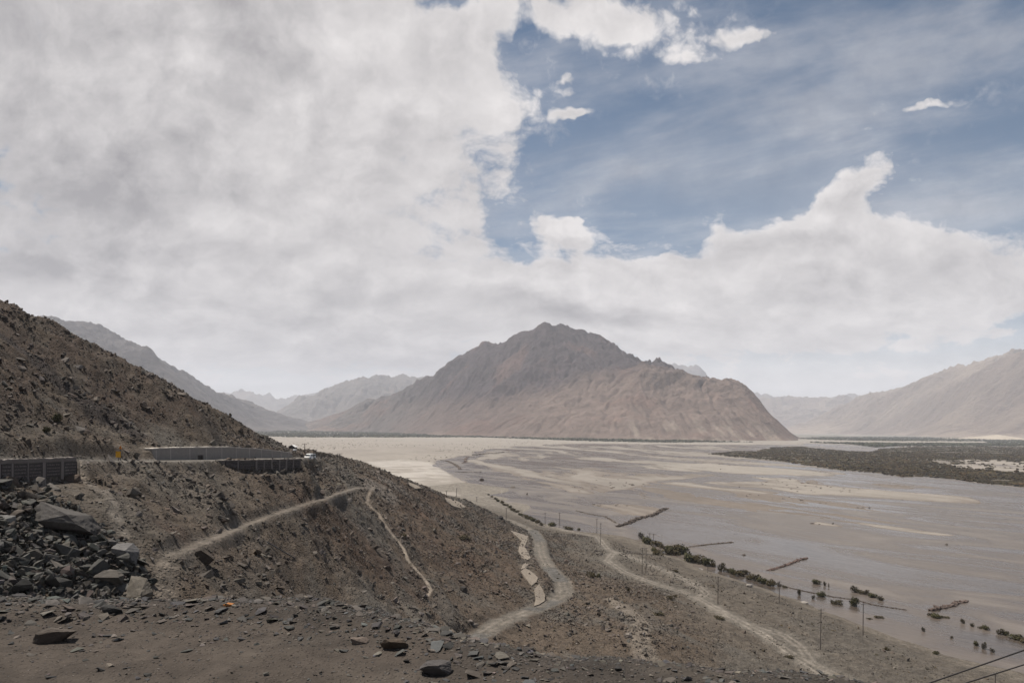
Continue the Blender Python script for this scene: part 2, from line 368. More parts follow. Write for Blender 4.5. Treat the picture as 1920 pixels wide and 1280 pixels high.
# natural roughness, proportionally finer near
amp = sstep(-1.0, 4.0, GZ)
zone_t = sstep(10, 22, GZ)                                   # slopes rather than the flat terrace
big = fbm(GX/34, GY/34, 4, 3)*3.2 + fbm(GX/11, GY/11, 4, 9)*1.3
gul = -np.abs(fbm((GX+GY*0.4)/9, (GY-GX*0.4)/40, 3, 21))*1.6
fine = fbm(GX/4.5, GY/4.5, 5, 33, 0.6)*0.85 + fbm(GX/0.9, GY/0.9, 3, 41, ridged=True)*0.13
terr = fbm(GX/25, GY/25, 4, 51)*0.7+fbm(GX/3, GY/3, 3, 52)*0.12
edge_keep = sstep(0.0, 6.0, polydist(GX, GY, [un(q[0], q[1], q[2]) for q in [(-150,868,60),(0,868,68),(150,866,88),(300,866,118),(415,862,138),(563,860,158),(600,860,215)]])[0])
disp = (big+gul)*zone_t*(0.25+0.75*edge_keep)*0.72 + fine*(0.25+0.75*zone_t) + terr*(1-zone_t)*sstep(0.6, 3, GZ)
# rocky buttress breaking out of the big hill at the left
upper = sstep(56, 62, GZ)*sstep(-25, -60, GX)
disp += upper*(fbm(GX/7, GY/7, 5, 61, ridged=True)*1.5+fbm((GX*0.8+GZ*1.4)/5, GY/22, 4, 71)*0.9)
disp += sstep(30, 60, GZ)*(1-upper)*fbm(GX/5, GY/5, 4, 63)*0.5
GZ = GZ + disp*amp

def carve(pts, half, blend, up=0.0):
    """flatten a bench along a polyline of world points"""
    global GZ
    pts = [np.asarray(p, float) for p in pts]
    d, par, side = polydist(GX, GY, pts)
    i = np.clip(par.astype(int), 0, len(pts)-2); t = par-i; zz = np.array([p[2] for p in pts]); zr = zz[i]*(1-t)+zz[i+1]*t
    k = 1-sstep(half, half+blend, d); GZ = GZ*(1-k)+(zr+up)*k
    return d
for q in range(3): pass
d_road = carve(road_line, 3.0, 2.2)
def wall_cut(pts, front=True, back_top=None):
    global GZ
    d, par, side = polydist(GX, GY, [p[:2] for p in pts]); i = np.clip(par.astype(int), 0, len(pts)-2); t = par-i
    zz = np.array([p[2] for p in pts]); zb = zz[i]*(1-t)+zz[i+1]*t
    cs_ = np.sign((pts[1][0]-pts[0][0])*(0-pts[0][1])-(pts[1][1]-pts[0][1])*(0-pts[0][0]))      # side the camera is on
    ins = (par > 0.0) & (par < len(pts)-1.0)
    if front: GZ = np.where(ins & (side == cs_), np.minimum(GZ, zb-0.30*d+np.maximum(d-5, 0)*1.2), GZ)
    if back_top is not None:
        zt = np.array(back_top); zt = zt[i]*(1-t)+zt[i+1]*t
        GZ = np.where(ins & (side == cs_) & (d < 3.0), np.minimum(GZ, zb+0.05), GZ)
        GZ = np.where(ins & (side != cs_) & (d < 1.3), np.minimum(GZ, zb+0.05), GZ)
        GZ = np.where(ins & (side != cs_) & (d >= 1.3) & (d < 7), np.maximum(GZ, zt-0.15+np.minimum(d, 3)*0.08), GZ)
wall_cut([un(-160,916,60), un(0,909,66.5), un(80,903,75), un(146,897,83.5)])
wall_cut([un(406,868,137), un(450,884,141.5), un(520,883,150.5), un(564,880.5,157)])
BWT = [(285,840.5,127),(300,839,129.5),(340,838,135),(430,837,151),(480,840,161),(520,844,171),(548,848,181)]; BWB = [863,863,862,860,859,859,859]
_bt = [un(*q) for q in BWT]; _bb = [un(q[0], b_, q[2]) for q, b_ in zip(BWT, BWB)]
d0_, _, _ = polydist(GX, GY, [p[:2] for p in _bb])
wall_cut([np.array([p[0], p[1], p[2]]) for p in _bb], front=False, back_top=[p[2] for p in _bt])
low_px = [(868,1215,146),(900,1190,151),(940,1165,163),(1000,1142,181),(1040,1127,195),(1058,1108,205),(1052,1088,217),(1030,1066,236),(1016,1040,262),(1012,1012,305),(1000,995,335),(960,977,380),(915,962,420),(885,948,465),(858,936,520),(838,928,565)]
low_line = [un(*q) for q in low_px]
d_low = carve(low_line, 2.3, 2.5)
track1 = [hit(*q) for q in [(1000,976),(1060,994),(1120,1006),(1140,1030),(1152,1034),(1138,1050),(1170,1072),(1240,1098),(1310,1118),(1345,1145),(1400,1172),(1470,1190),(1500,1212),(1520,1240),(1570,1268),(1640,1300)]]
track2 = [hit(*q) for q in [(1152,1034),(1200,1050),(1260,1075),(1310,1100),(1325,1112),(1308,1122)]]
track3 = [hit(*q) for q in [(1308,1120),(1380,1160),(1440,1195),(1500,1235),(1560,1275),(1590,1300)]]
track4 = [hit(*q) for q in [(1150,1125),(1185,1150),(1205,1168),(1195,1190),(1205,1215),(1215,1240),(1225,1262)]]
track5 = [hit(*q) for q in [(905,925),(960,955),(1000,976)]]
trail_a = [hit(*q) for q in [(700,912),(690,930),(688,942),(710,962),(716,975),(735,1000),(757,1028),(765,1050),(790,1078),(800,1090),(808,1105),(803,1115)]]
trail_b = [hit(*q) for q in [(698,914),(672,914),(655,919),(638,924),(600,938),(560,950),(520,963),(480,978),(440,995),(400,1010),(360,1026),(325,1040),(310,1060),(306,1090),(312,1125)]]
trail_c = [hit(*q) for q in [(810,1130),(830,1160),(842,1180)]]
trail_d = [hit(*q) for q in [(155,880),(185,920),(215,955),(222,985),(232,1005)]]
for t_ in (track1, track2, track3): carve(t_, 1.2, 2.0, 0.02)
carve(trail_b[:12], 0.5, 1.2); carve(trail_a, 0.35, 0.8, -0.05)
flat_pad = hit(712, 915)
kk = np.exp(-(((GX-flat_pad[0])/9)**2+((GY-flat_pad[1])/14)**2)); 

# ---------------- local ground colour (soil, scree, rust, dust tracks; shade painted into the upper hill)
def blob(lst):
    s = np.zeros(GX.shape)
    for (px, py, r) in lst:
        p = hit(px, py); rr = r*p[1]/F
        s = np.maximum(s, np.exp(-(((GX-p[0])**2+(GY-p[1])**2)/(rr*rr*(1.0)))))
    return s
def lerp(col, c, k):
    k = np.clip(k, 0, 1)[..., None]; return col*(1-k)+np.array(c)*k
n1 = fbm(GX/18, GY/18, 5, 81); n2 = fbm(GX/4, GY/4, 5, 82); n3 = fbm(GX/1.2, GY/1.2, 3, 83)
nd = fbm((GX+GY*0.5)/5, (GY-GX*0.5)/30, 4, 84)              # streaks running down the slope
earth, grey, dark, rust, dust, pale = (0.165,0.128,0.098), (0.175,0.156,0.134), (0.062,0.058,0.054), (0.128,0.083,0.060), (0.36,0.31,0.265), (0.27,0.245,0.215)
col = np.zeros(GX.shape+(3,))+np.array(earth)
col = lerp(col, grey, sstep(-0.15, 0.5, n1+nd*0.6))
col = lerp(col, dark, sstep(0.12, 0.55, n2*0.8+n1*0.3)*0.42)
g_left = blob([(300,900,150),(250,960,120),(400,930,110),(380,880,90),(420,950,90)])
col = lerp(col, grey, g_left*0.75)
col = lerp(col, dark, blob([(230,990,80),(300,980,60),(120,1000,100),(60,1060,120),(200,1080,70),(420,1080,90),(500,1080,110),(350,1010,50)])*0.30)
col = lerp(col, rust, blob([(880,1000,110),(780,960,90),(850,1050,120),(560,945,60),(600,970,60),(700,1040,110),(650,1010,80),(800,930,70),(330,1000,50)])*(0.55+0.5*n2))
col = lerp(col, rust, upper*sstep(-0.2, 0.4, n1+nd)*0.7)
# dark purple scree tongue running down the big hill
tong = [hit(*q) for q in [(20,640),(80,690),(140,745),(200,785),(235,800)]]
dt, pt, _ = polydist(GX, GY, tong)
wd = 1.5+1.0*np.minimum(pt, 2.2)
col = lerp(col, (0.082,0.066,0.062), (1-sstep(wd*0.7, wd*1.25, dt+n2*1.5))*0.85)
col = lerp(col, (0.24,0.215,0.185), blob([(110,770,40),(60,790,30),(90,820,40),(230,830,60),(330,825,60),(250,800,40)])*0.6*sstep(-0.4, 0.3, n2))
terrace = (1-zone_t)*sstep(240, 120, 0*GX+1)  # placeholder shape
low = 1-sstep(3.5, 8.0, GZ+n1*2)
col = lerp(col, (0.185,0.160,0.133), low*0.85)
col = lerp(col, (0.152,0.134,0.115), low*sstep(0.0, 0.45, n1+0.5*n2)*0.6)
col = lerp(col, (0.29,0.25,0.205), low*(1-sstep(0.6, 1.8, GZ))*0.6)
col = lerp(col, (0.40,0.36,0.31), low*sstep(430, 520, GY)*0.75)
def paint(pts, half, soft, c, k=0.9, wob=0.5):
    global col
    d, par, _ = polydist(GX, GY, pts); i = np.clip(par.astype(int), 0, len(pts)-2); t = par-i; zz = np.array([p[2] for p in pts]); zr = zz[i]*(1-t)+zz[i+1]*t
    d = d + n2*wob*half + np.maximum(np.abs(GZ-zr)-0.8, 0)*1.5*(half > 3)
    col = lerp(col, c, (1-sstep(half, half+soft, d))*k)
    return d
paint(road_line, 3.1, 0.9, (0.30,0.275,0.245), 0.95, 0.05)
d = paint(low_line, 2.2, 1.6, (0.25,0.225,0.195), 0.85, 0.6)
for off in (-0.8, 0.8):
    pass
dd, pp, ss = polydist(GX, GY, low_line); wheel = np.exp(-((dd-0.85)/0.42)**2); col = lerp(col, (0.37,0.325,0.275), wheel*0.7)
asph = sstep(0.55, 0.75, np.sin(pp*2.1+0.5)*0.5+0.5)*(1-sstep(1.6, 2.6, dd+n2*0.5)); col = lerp(col, (0.17,0.165,0.16), asph*0.75)
for t_, h_ in ((track1, 1.5), (track2, 1.1), (track3, 1.0), (track5, 1.6)):
    paint(t_, h_+1.2, 2.5, (0.27,0.24,0.205), 0.6, 0.3)
    dd, _, _ = polydist(GX, GY, t_); col = lerp(col, (0.40,0.355,0.305), np.exp(-((dd-0.85)/0.45)**2)*0.85)
paint(track4, 1.6, 2.5, (0.30,0.255,0.21), 0.85)
paint(trail_a, 0.18, 0.45, (0.42,0.355,0.29), 0.95, 0.8); paint(trail_a[:5], 1.3, 2.0, (0.26,0.215,0.175), 0.6)
paint(trail_b[:12], 0.35, 1.5, (0.30,0.262,0.225), 0.7, 1.6); paint(trail_b[11:], 0.3, 1.6, (0.28,0.243,0.205), 0.7, 2.0); paint(trail_c, 0.3, 0.8, (0.3,0.26,0.22), 0.6); paint(trail_d, 0.25, 0.7, (0.33,0.29,0.25), 0.6)
for cl_ in ([(962,998),(985,1008),(978,1030),(990,1048),(984,1062),(998,1085),(1008,1100),(1014,1118),(1006,1136)], [(838,936),(868,947)], [(768,906),(788,915)]):
    paint([hit(*q) for q in cl_], 0.9, 2.8, (0.27,0.232,0.19), 0.6, 0.8)
pad = blob([(712,918,42),(735,908,38)]); col = lerp(col, (0.27,0.235,0.205), sstep(0.3, 0.6, pad+n2*0.15)*0.85)
shade_ = 1+0.30*n3+0.22*n2
col = np.clip(col*shade_[..., None]*(0.47-0.10*sstep(52, 62, GZ))[..., None], 0.015, 0.6)  # big hill darkened with height: shade and corner falloff put into its colour
V = np.stack([GX, GY, GZ], -1).reshape(-1, 3)
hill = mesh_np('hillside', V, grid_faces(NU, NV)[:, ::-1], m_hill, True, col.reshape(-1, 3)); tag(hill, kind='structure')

# ------------------------------------------------------------------ roadside bank under the camera
bx = np.linspace(-30, 26, 1000); by = np.concatenate([np.linspace(-6, 3.5, 50), np.linspace(3.55, 11, 420), np.linspace(11.1, 24, 90)])
BX, BY = np.meshgrid(bx, by, indexing='ij')
ex = np.array([-30,-12,-6.8,-3.6,-1.9,-0.5,0.4,1.4,3.1,6,26]); ey = np.array([8.6,8.8,9.2,9.5,8.85,7.85,7.35,7.1,6.75,6.3,5.0])
EDGE = np.interp(BX, ex, ey)+fbm(BX/1.7, BX*0+3.3, 4, 91)*0.22
def bank_h(X, Y, E):
    o = Y-E
    z = 57.62 - 0.74*np.where(o > -0.4, np.where(o < 0.6, (o+0.4)**2/2, (o+0.4)-0.5), 0)
    z += fbm(X/2.2, Y/2.2, 4, 92)*0.085+fbm(X/0.5, Y/0.5, 4, 93)*0.022*(1+2*sstep(-1.5, 0.2, o))+fbm(X/0.13, Y/0.13, 3, 94)*0.006
    return z+0.10*np.exp(-((o+0.7)/0.5)**2)
BZ = bank_h(BX, BY, EDGE)
bn = fbm(BX/1.1, BY/0.8, 5, 95); bn2 = fbm(BX/0.2, BY/0.2, 4, 96)
bcol = np.zeros(BX.shape+(3,))+np.array((0.112,0.092,0.077))
bcol = lerp(bcol, (0.072,0.063,0.056), sstep(-1.9, -0.3, BY-EDGE+bn*1.2)*0.8)
bcol = lerp(bcol, (0.16,0.135,0.112), sstep(0.1, 0.5, bn)*0.5); bcol = bcol*(1+0.3*bn2)[..., None]*0.44
bank = mesh_np('roadside_ground', np.stack([BX, BY, BZ], -1).reshape(-1, 3), grid_faces(*BX.shape)[:, ::-1], m_bank, True, bcol.reshape(-1, 3)); tag(bank, kind='structure')
def bank_at(x, y):
    x = np.asarray(x, float); y = np.asarray(y, float); i = np.clip(np.interp(x, bx, np.arange(len(bx))), 0, len(bx)-1.01); j = np.clip(np.interp(y, by, np.arange(len(by))), 0, len(by)-1.01)
    return BZ[np.round(i).astype(int), np.round(j).astype(int)]

# ------------------------------------------------------------------ river flats : bed sheet + water sheet
NB, NW = 1100, 900
ba = np.linspace(-1.3, 1.3, NB); inv = np.linspace(1/115.0, 1/26000.0, NW-140)
bd = np.unique(np.concatenate([1/inv, np.exp(np.linspace(math.log(1500), math.log(26000), 140))])); NW = len(bd)
FA, FY = np.meshgrid(ba, bd, indexing='ij'); FX = FA*FY
FPX, FPY = pxy(FX, FY, np.zeros_like(FX))
wob = fbm(FX/90, FY/90, 5, 101); wob2 = fbm(FX/18, FY/18, 4, 102)
wx = wob*22*1.0; wy = wob*2.2+wob2*0.8
def region(px_pts, soft=3.0, wk=1.0):
    """soft mask of a flat area given by its outline"""
    wpx, wpy = FPX+wx*wk, FPY+wy*wk*np.clip((FPY-HOR)/60, 0.15, 1.5)
    m = inpoly(wpx, wpy, px_pts).astype(float)
    return smooth(m, 4) if wk > 0.2 else m
fc = np.array([0.32, -0.947]); cs = FX*fc[0]+FY*fc[1]; cc = FX*fc[1]-FY*fc[0]         # along / across the flow
cw = cc+120*fbm(FX/520, FY/520, 3, 115)+22*fbm(FX/110, FY/110, 3, 116)
st1 = fbm(cw/24, cs/190, 5, 111); st2 = fbm(cw/85, cs/480, 4, 112); st3 = fbm(cc/7, cs/60, 3, 113)
dry = region([(400,803),(700,812),(1120,822),(1420,829),(1500,829),(1500,834),(1300,833),(1100,831),(1000,835),(905,842),(880,851),(825,861),(812,872),(846,888),(870,905),(860,925),(1000,990),(700,1000),(400,840)])
white = region([(690,866),(760,862),(812,868),(846,890),(840,905),(810,915),(730,890)])
bars = np.zeros_like(FX)
for pl in [[(1240,905),(1500,900),(1640,908),(1800,921),(1850,946),(1720,940),(1600,930),(1420,925)], [(1508,982),(1530,977),(1600,990),(1560,996),(1515,993)],
           [(1600,979),(1700,990),(1800,1004),(1760,1004),(1640,988)], [(1130,873),(1330,868),(1500,880),(1640,893),(1500,892),(1300,884)], [(1400,893),(1600,903),(1800,915),(1700,917),(1450,903)]]:
    bars = np.maximum(bars, region(pl, wk=0.5))
longbar = region([(1518,1002),(1600,1008),(1720,1022),(1835,1043),(1720,1034),(1600,1018)], wk=0.3)
cove = region([(1085,945),(1180,944),(1245,951),(1232,962),(1190,974),(1158,986),(1110,968)], wk=0.4)
midmud = region([(960,836),(1330,836),(1420,850),(1480,870),(1600,890),(1400,888),(1250,900),(1100,925),(1000,920),(930,900),(870,880),(900,850)], wk=1.0)
far_w = sstep(900, 2200, FY)
E = -0.27 + st2*0.34 - 0.26*sstep(560, 300, FY) + st1*0.42 + st3*0.08 + wob2*0.04 + midmud*(0.25+0.25*st2) + bars*(0.30+0.25*st1) + longbar*0.30 + cove*0.28
E = E*(1-dry)+dry*(0.55+0.25*wob+0.1*wob2); E = E + far_w*(1-dry)*(0.12+0.2*st2)
E += sstep(2800, 3300, FY)*0.8
veg = region([(1325,851),(1375,846),(1420,846),(1450,839),(1500,837),(1560,843),(1590,846),(1640,846),(1650,841),(1700,838),(1800,837),(2100,838),(2100,925),(1920,913),(1870,908),(1830,904),(1790,898),(1740,893),(1690,893),(1640,886),(1560,880),(1490,868),(1440,862),(1380,857)], wk=0.45)
clear_ = region([(1740,863),(1850,863),(2100,868),(2100,888),(1900,886),(1850,883),(1790,876)], wk=0.9)
veg = veg*(1-clear_*(wob2 > -0.25)); E += veg*0.8 + clear_*0.6
EZ = np.clip(E, -1.2, 2.2)
wetness = 1-sstep(0.02, 0.22, EZ)
fcol = np.zeros(FX.shape+(3,))+np.array((0.335,0.30,0.262))
fcol = lerp(fcol, (0.20,0.172,0.150), wetness)
fcol = lerp(fcol, (0.20,0.168,0.143), (1-dry)*sstep(1200, 550, FY)*0.9)
fcol = lerp(fcol, (0.255,0.225,0.198), dry*sstep(-0.2, 0.5, wob+wob2*0.4)*0.8)
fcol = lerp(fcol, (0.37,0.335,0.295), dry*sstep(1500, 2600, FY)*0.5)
fcol = lerp(fcol, (0.47,0.435,0.395), white*sstep(-0.35, 0.2, wob2+wob)*0.8)
fcol = lerp(fcol, (0.29,0.262,0.232), midmud*0.8*(1-wetness))
fcol = lerp(fcol, (0.345,0.312,0.275), np.clip(bars+longbar*0.5+cove*0.3, 0, 1)*(1-wetness)*0.8)
fcol = lerp(fcol, (0.075,0.062,0.038), veg*0.85)
strip = np.zeros_like(FX)
for pl in [[(380,800),(480,803),(600,807),(850,813),(1130,822),(1420,829),(1240,829.5),(1100,827),(900,820),(720,820),(540,820),(380,812)],
           [(1480,822),(1560,819),(1700,819),(1830,821),(2300,824),(2300,829),(1760,827),(1650,826.5),(1560,825)], [(1500,829),(1700,830.5),(2300,833),(2300,836.5),(1700,836),(1640,838),(1600,833)], [(1840,826),(2300,828),(2300,834),(1860,832)]]:
    strip = np.maximum(strip, region(pl, wk=0.12))
fcol = lerp(fcol, (0.075,0.08,0.055), strip*sstep(-0.45, -0.05, wob2+wob*0.5)*0.85)
fcol = lerp(fcol, (0.085,0.09,0.065), sstep(4700, 5600, FY)*sstep(-0.3, 0.1, fbm(FX/200, FY/500, 4, 131))*0.6)
fcol = fcol*(1+0.10*wob2+0.10*st3+0.07*wob)[..., None]
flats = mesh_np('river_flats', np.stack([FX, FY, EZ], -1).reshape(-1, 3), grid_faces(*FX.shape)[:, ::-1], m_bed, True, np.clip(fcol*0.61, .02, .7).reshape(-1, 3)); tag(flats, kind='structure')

m_water, b = matbase('silty_water', 0.22, 0.22)
p = POS()
rot = N('ShaderNodeVectorRotate', rotation_type='Z_AXIS'); nt.links.new(p, rot.inputs['Vector']); rot.inputs['Angle'].default_value = -0.62
st = VM('MULTIPLY', rot.outputs[0], (1.0, 0.30, 1.0))
a = NOISE(st, 0.022, 10, 0.60, 1.6).outputs[0]; c = NOISE(st, 0.9, 5, 0.6).outputs[0]; c2 = NOISE(st, 0.25, 4, 0.6, 0.5).outputs[0]
nt.links.new(RAMP(a, [(0.34, (0.036,0.029,0.024)), (0.46, (0.058,0.047,0.039)), (0.53, (0.082,0.067,0.056)), (0.64, (0.125,0.106,0.090))]), b.inputs['Base Color'])
nt.links.new(SMOOTH(a, 0.40, 0.60, 0.14, 0.40), b.inputs['Roughness'])
BUMP(b, M('ADD', M('MULTIPLY', c2, 1.6), M('MULTIPLY', c, 0.6)), 0.22, 0.5)
wv_ = [(-900,90,0),(26000,90,0),(26000,26000,0),(-26000,26000,0),(-26000,900,0),(-900,700,0)]
water = mesh_np('river_water', [(-30000,95,0),(30000,95,0),(30000,26000,0),(-30000,26000,0)], [(0,1,2,3)], m_water); tag(water, kind='structure')

# ------------------------------------------------------------------ mountains : height fields worn by running water
def erode(H, cell, n=26000, steps=60, batch=4000, seed=1, k=0.35):
    rg = np.random.default_rng(seed); nx, ny = H.shape
    H0 = H.copy(); H = H.copy()
    for b_ in range(n//batch):
        x = rg.random(batch)*(nx-3)+1; y = rg.random(batch)*(ny-3)+1; vx = np.zeros(batch); vy = np.zeros(batch); sed = np.zeros(batch); spd = np.ones(batch); wat = np.ones(batch)
        for s_ in range(steps):
            i = x.astype(int); j = y.astype(int); f = x-i; g = y-j
            h00 = H[i, j]; h10 = H[i+1, j]; h01 = H[i, j+1]; h11 = H[i+1, j+1]
            gx = (h10-h00)*(1-g)+(h11-h01)*g; gy = (h01-h00)*(1-f)+(h11-h10)*f
            h = (h00*(1-f)+h10*f)*(1-g)+(h01*(1-f)+h11*f)*g
            vx = vx*0.25-gx*0.75; vy = vy*0.25-gy*0.75; L = np.hypot(vx, vy)+1e-6; vx /= L; vy /= L
            nx_ = np.clip(x+vx, 1, nx-2.01); ny_ = np.clip(y+vy, 1, ny-2.01)
            a = nx_.astype(int); c = ny_.astype(int); f2 = nx_-a; g2 = ny_-c
            hn = (H[a, c]*(1-f2)+H[a+1, c]*f2)*(1-g2)+(H[a, c+1]*(1-f2)+H[a+1, c+1]*f2)*g2
            dh = hn-h; cap = np.maximum(-dh, 0.01*cell)*spd*wat*3.2
            dep = np.where(dh > 0, np.minimum(dh, sed), np.where(sed > cap, (sed-cap)*0.25, -np.minimum((cap-sed)*k, -np.minimum(dh, 0)*0.9)))
            dep = np.clip(dep, -0.04*cell, 0.03*cell); sed = sed-dep
            for (ii, jj, ww) in ((i, j, (1-f)*(1-g)), (i+1, j, f*(1-g)), (i, j+1, (1-f)*g), (i+1, j+1, f*g)):
                np.add.at(H, (ii, jj), dep*ww)
            spd = np.sqrt(np.maximum(spd*spd-dh/cell*1.2, 0.05)); spd = np.minimum(spd, 3.0); wat *= 0.975
            x, y = nx_, ny_
        H = np.clip(H, H0-4.5*cell, H0+0.8*cell)
    return smooth(H, 1)
def mountain(name, px_pts, world_pts, box, cell, rough, colours, seed, n=26000, fold=300.0, mat=None, steps=60, carve_k=0.35, colfn=None):
    """px_pts: (photo px, py, distance) surveyed points on the surface; world_pts: extra x, y, z; box: x0, x1, y0, y1"""
    P_ = np.array([un(*q) for q in px_pts]+[list(q) for q in world_pts], float)
    s = 1/fold/4
    mdl = tps_fit(P_[:, :2], P_[:, 2], np.array([s, s]), 1e-3)
    xs = np.arange(box[0], box[1], cell); ys = np.arange(box[2], box[3], cell)
    X, Y = np.meshgrid(xs, ys, indexing='ij')
    H = tps_eval(mdl, X, Y)
    hh = np.clip(H/(H.max()*0.5), 0, 1)
    wx_ = fbm(X/fold, Y/fold, 3, seed)*fold*0.25; wy_ = fbm(X/fold, Y/fold, 3, seed+5)*fold*0.25
    dm = np.zeros_like(H)
    for q in P_[:len(px_pts)]:
        if q[2] > 0.45*H.max() or (q[2] > 60 and not mat): dm = np.maximum(dm, np.exp(-((X-q[0])**2+(Y-q[1])**2)/(fold*0.42)**2))
    damp = 1-0.72*dm
    H = H + rough*hh*damp*(fbm((X+wx_)/fold, (Y+wy_)/fold, 6, seed+9, 0.52, ridged=True)-0.25)
    H = erode(H, cell, n=n, seed=seed, steps=steps, k=carve_k)
    H = H + rough*0.34*hh*(0.7 if mat else 1.0)*(0.45+0.55*damp)*fbm((X+wx_)/(fold*0.16), (Y+wy_)/(fold*0.16), 5, seed+19, 0.62, ridged=True) + rough*0.10*hh*fbm(X/(fold*0.05), Y/(fold*0.05), 4, seed+29, 0.65, ridged=True)
    fi = (P_[:, 0]-box[0])/cell; fj = (P_[:, 1]-box[2])/cell; ok = (fi > 4) & (fj > 4) & (fi < len(xs)-5) & (fj < len(ys)-5) & (np.arange(len(P_)) < len(px_pts))
    ii = fi[ok].astype(int); jj = fj[ok].astype(int)
    Hs = smooth(H.copy(), 3); res = np.where(P_[ok, 2] > 5, P_[ok, 2]-Hs[ii, jj], 0)
    num = np.zeros_like(H); dn = np.full_like(H, 0.15)
    for k_ in range(len(ii)):
        g_ = np.exp(-((X-P_[ok][k_, 0])**2+(Y-P_[ok][k_, 1])**2)/(fold*0.45)**2); num += g_*res[k_]; dn += g_
    H = H + num/dn
    edge = np.minimum.reduce([X-box[0], box[1]-X, Y-box[2], box[3]-Y])/cell
    H = np.where(edge < 3, -30, H)
    gx, gy = np.gradient(H, cell); sl = np.hypot(gx, gy); lap = -(np.gradient(gx, cell, axis=0)+np.gradient(gy, cell, axis=1))*cell
    c = colfn(X, Y, H, sl, lap) if colfn else None
    o = mesh_np(name, np.stack([X, Y, H], -1).reshape(-1, 3), grid_faces(*X.shape)[:, ::-1], mat or m_mtn, True, np.clip(c*0.63, .02, .7).reshape(-1, 3)); tag(o, kind='structure')
    return o
def lerp3(c, d_, k): return c*(1-k[..., None])+np.array(d_)*k[..., None]

# central massif
def col_massif(X, Y, H, sl, lap):
    n_ = fbm(X/260, Y/260, 5, 201); m_ = fbm(X/60, Y/60, 4, 202)
    c = np.zeros(X.shape+(3,))+np.array((0.150,0.112,0.098))
    c = lerp3(c, (0.072,0.058,0.064), sstep(4450, 4850, Y+n_*220)*sstep(170, 330, H+n_*90)*0.92)                  # purple-grey upper rock, the summit's cloud shadow darkened into its colour
    c = lerp3(c, (0.125,0.112,0.106), sstep(-500, -1500, X+n_*300)*0.8)                 # grey western slope
    c = lerp3(c, (0.255,0.205,0.170), sstep(0.40, 0.22, sl+m_*0.08)*sstep(330, 120, H)*0.75)   # pale fans of debris
    c = lerp3(c, (0.225,0.170,0.142), sstep(4800, 4400, Y)*sstep(-300, 300, X)*0.75)
    c = lerp3(c, (0.165,0.105,0.085), sstep(0.05, 0.5, n_)*0.55)
    c = lerp3(c, (0.30,0.25,0.205), sstep(0.5, 2.5, -lap/4)*sstep(380, 100, H)*0.45)
    c = lerp3(c, (0.34,0.285,0.235), sstep(350, 700, X)*sstep(3950, 3700, Y)*sstep(0.0, 0.35, fbm(X/45, Y/170, 4, 203))*0.7)
    return c*(1+0.30*m_+0.14*n_)[..., None]
mp = [(590,806,6900),(700,809,6000),(760,811,5300),(800,813,4800),(900,817,4150),(1000,821,3750),(1100,823.5,3600),(1200,825,3560),(1300,826,3540),(1400,826.5,3600),(1450,826.5,3680),(1494,826,3850),
 (625,785,7000),(650,770,7050),(690,750,7100),(715,750,7000),(740,742,6900),(790,715,6700),(850,675,6300),(885,655,6100),(897,651,6000),(912,646,5900),(926,653,5850),(942,650,5750),(960,634,5600),(985,623,5500),(1003,617,5450),(1020,607,5400),(1040,622,5350),
 (1055,629,5300),(1068,638,5280),(1085,648,5250),(1100,668,5050),(1140,690,4900),(1180,700,4750),(1110,654,5900),(1140,656,5900),(1160,668,5800),(1185,681,5600),
 (1160,688,4800),(1200,684,4700),(1240,686,4650),(1275,695,4600),(1310,712,4550),(1350,713,4500),(1385,720,4420),(1410,736,4350),(1440,770,4200),(1470,800,4050),
 (1000,680,5000),(950,690,5200),(900,720,5300),(840,770,5200),(760,790,5800),(1050,710,4800),(1000,740,4650),(1100,735,4500),(1150,740,4350),(1200,740,4250),(1300,750,4150),(1380,760,4080),
 (1000,785,4080),(1100,785,3950),(1200,780,3930),(1250,782,3900),(1300,790,3820),(1360,795,3800),(1430,795,3880),(900,780,4600),(860,800,4450),(950,800,4080)]
mw = [(-1900,8200,150),(-600,7400,300),(400,6900,350),(1200,6300,120),(1700,5600,-20),(2000,4600,-20),(1700,3950,-25),(1745,4250,-25),(1650,3650,-20),(800,3200,-20),(0,3350,-20),(-800,4000,-20),(-1500,5000,-20),(-2300,6300,-20),(-2700,7300,-20),(-2500,8600,-20),(300,8200,-20),(1800,6800,-30)]
mountain('mountain', mp, mw, (-2700, 2050, 3250, 7900), 9.0, 135, None, 301, n=120000, fold=520, steps=70, carve_k=0.42, colfn=col_massif)

def col_far(base, hi, X, Y, H, sl, lap):
    n_ = fbm(X/700, Y/700, 5, 211); m_ = fbm(X/120, Y/120, 4, 212)
    c = np.zeros(X.shape+(3,))+np.array(base)
    c = lerp3(c, hi, sstep(-0.2, 0.5, n_)*0.7); c = lerp3(c, tuple(1.25*q for q in hi), sstep(0.45, 0.2, sl)*0.6)
    return c*(1+0.12*m_)[..., None]
tan_, tan2 = (0.17,0.130,0.108), (0.30,0.242,0.195); bl, bl2 = (0.10,0.092,0.096), (0.15,0.132,0.125)
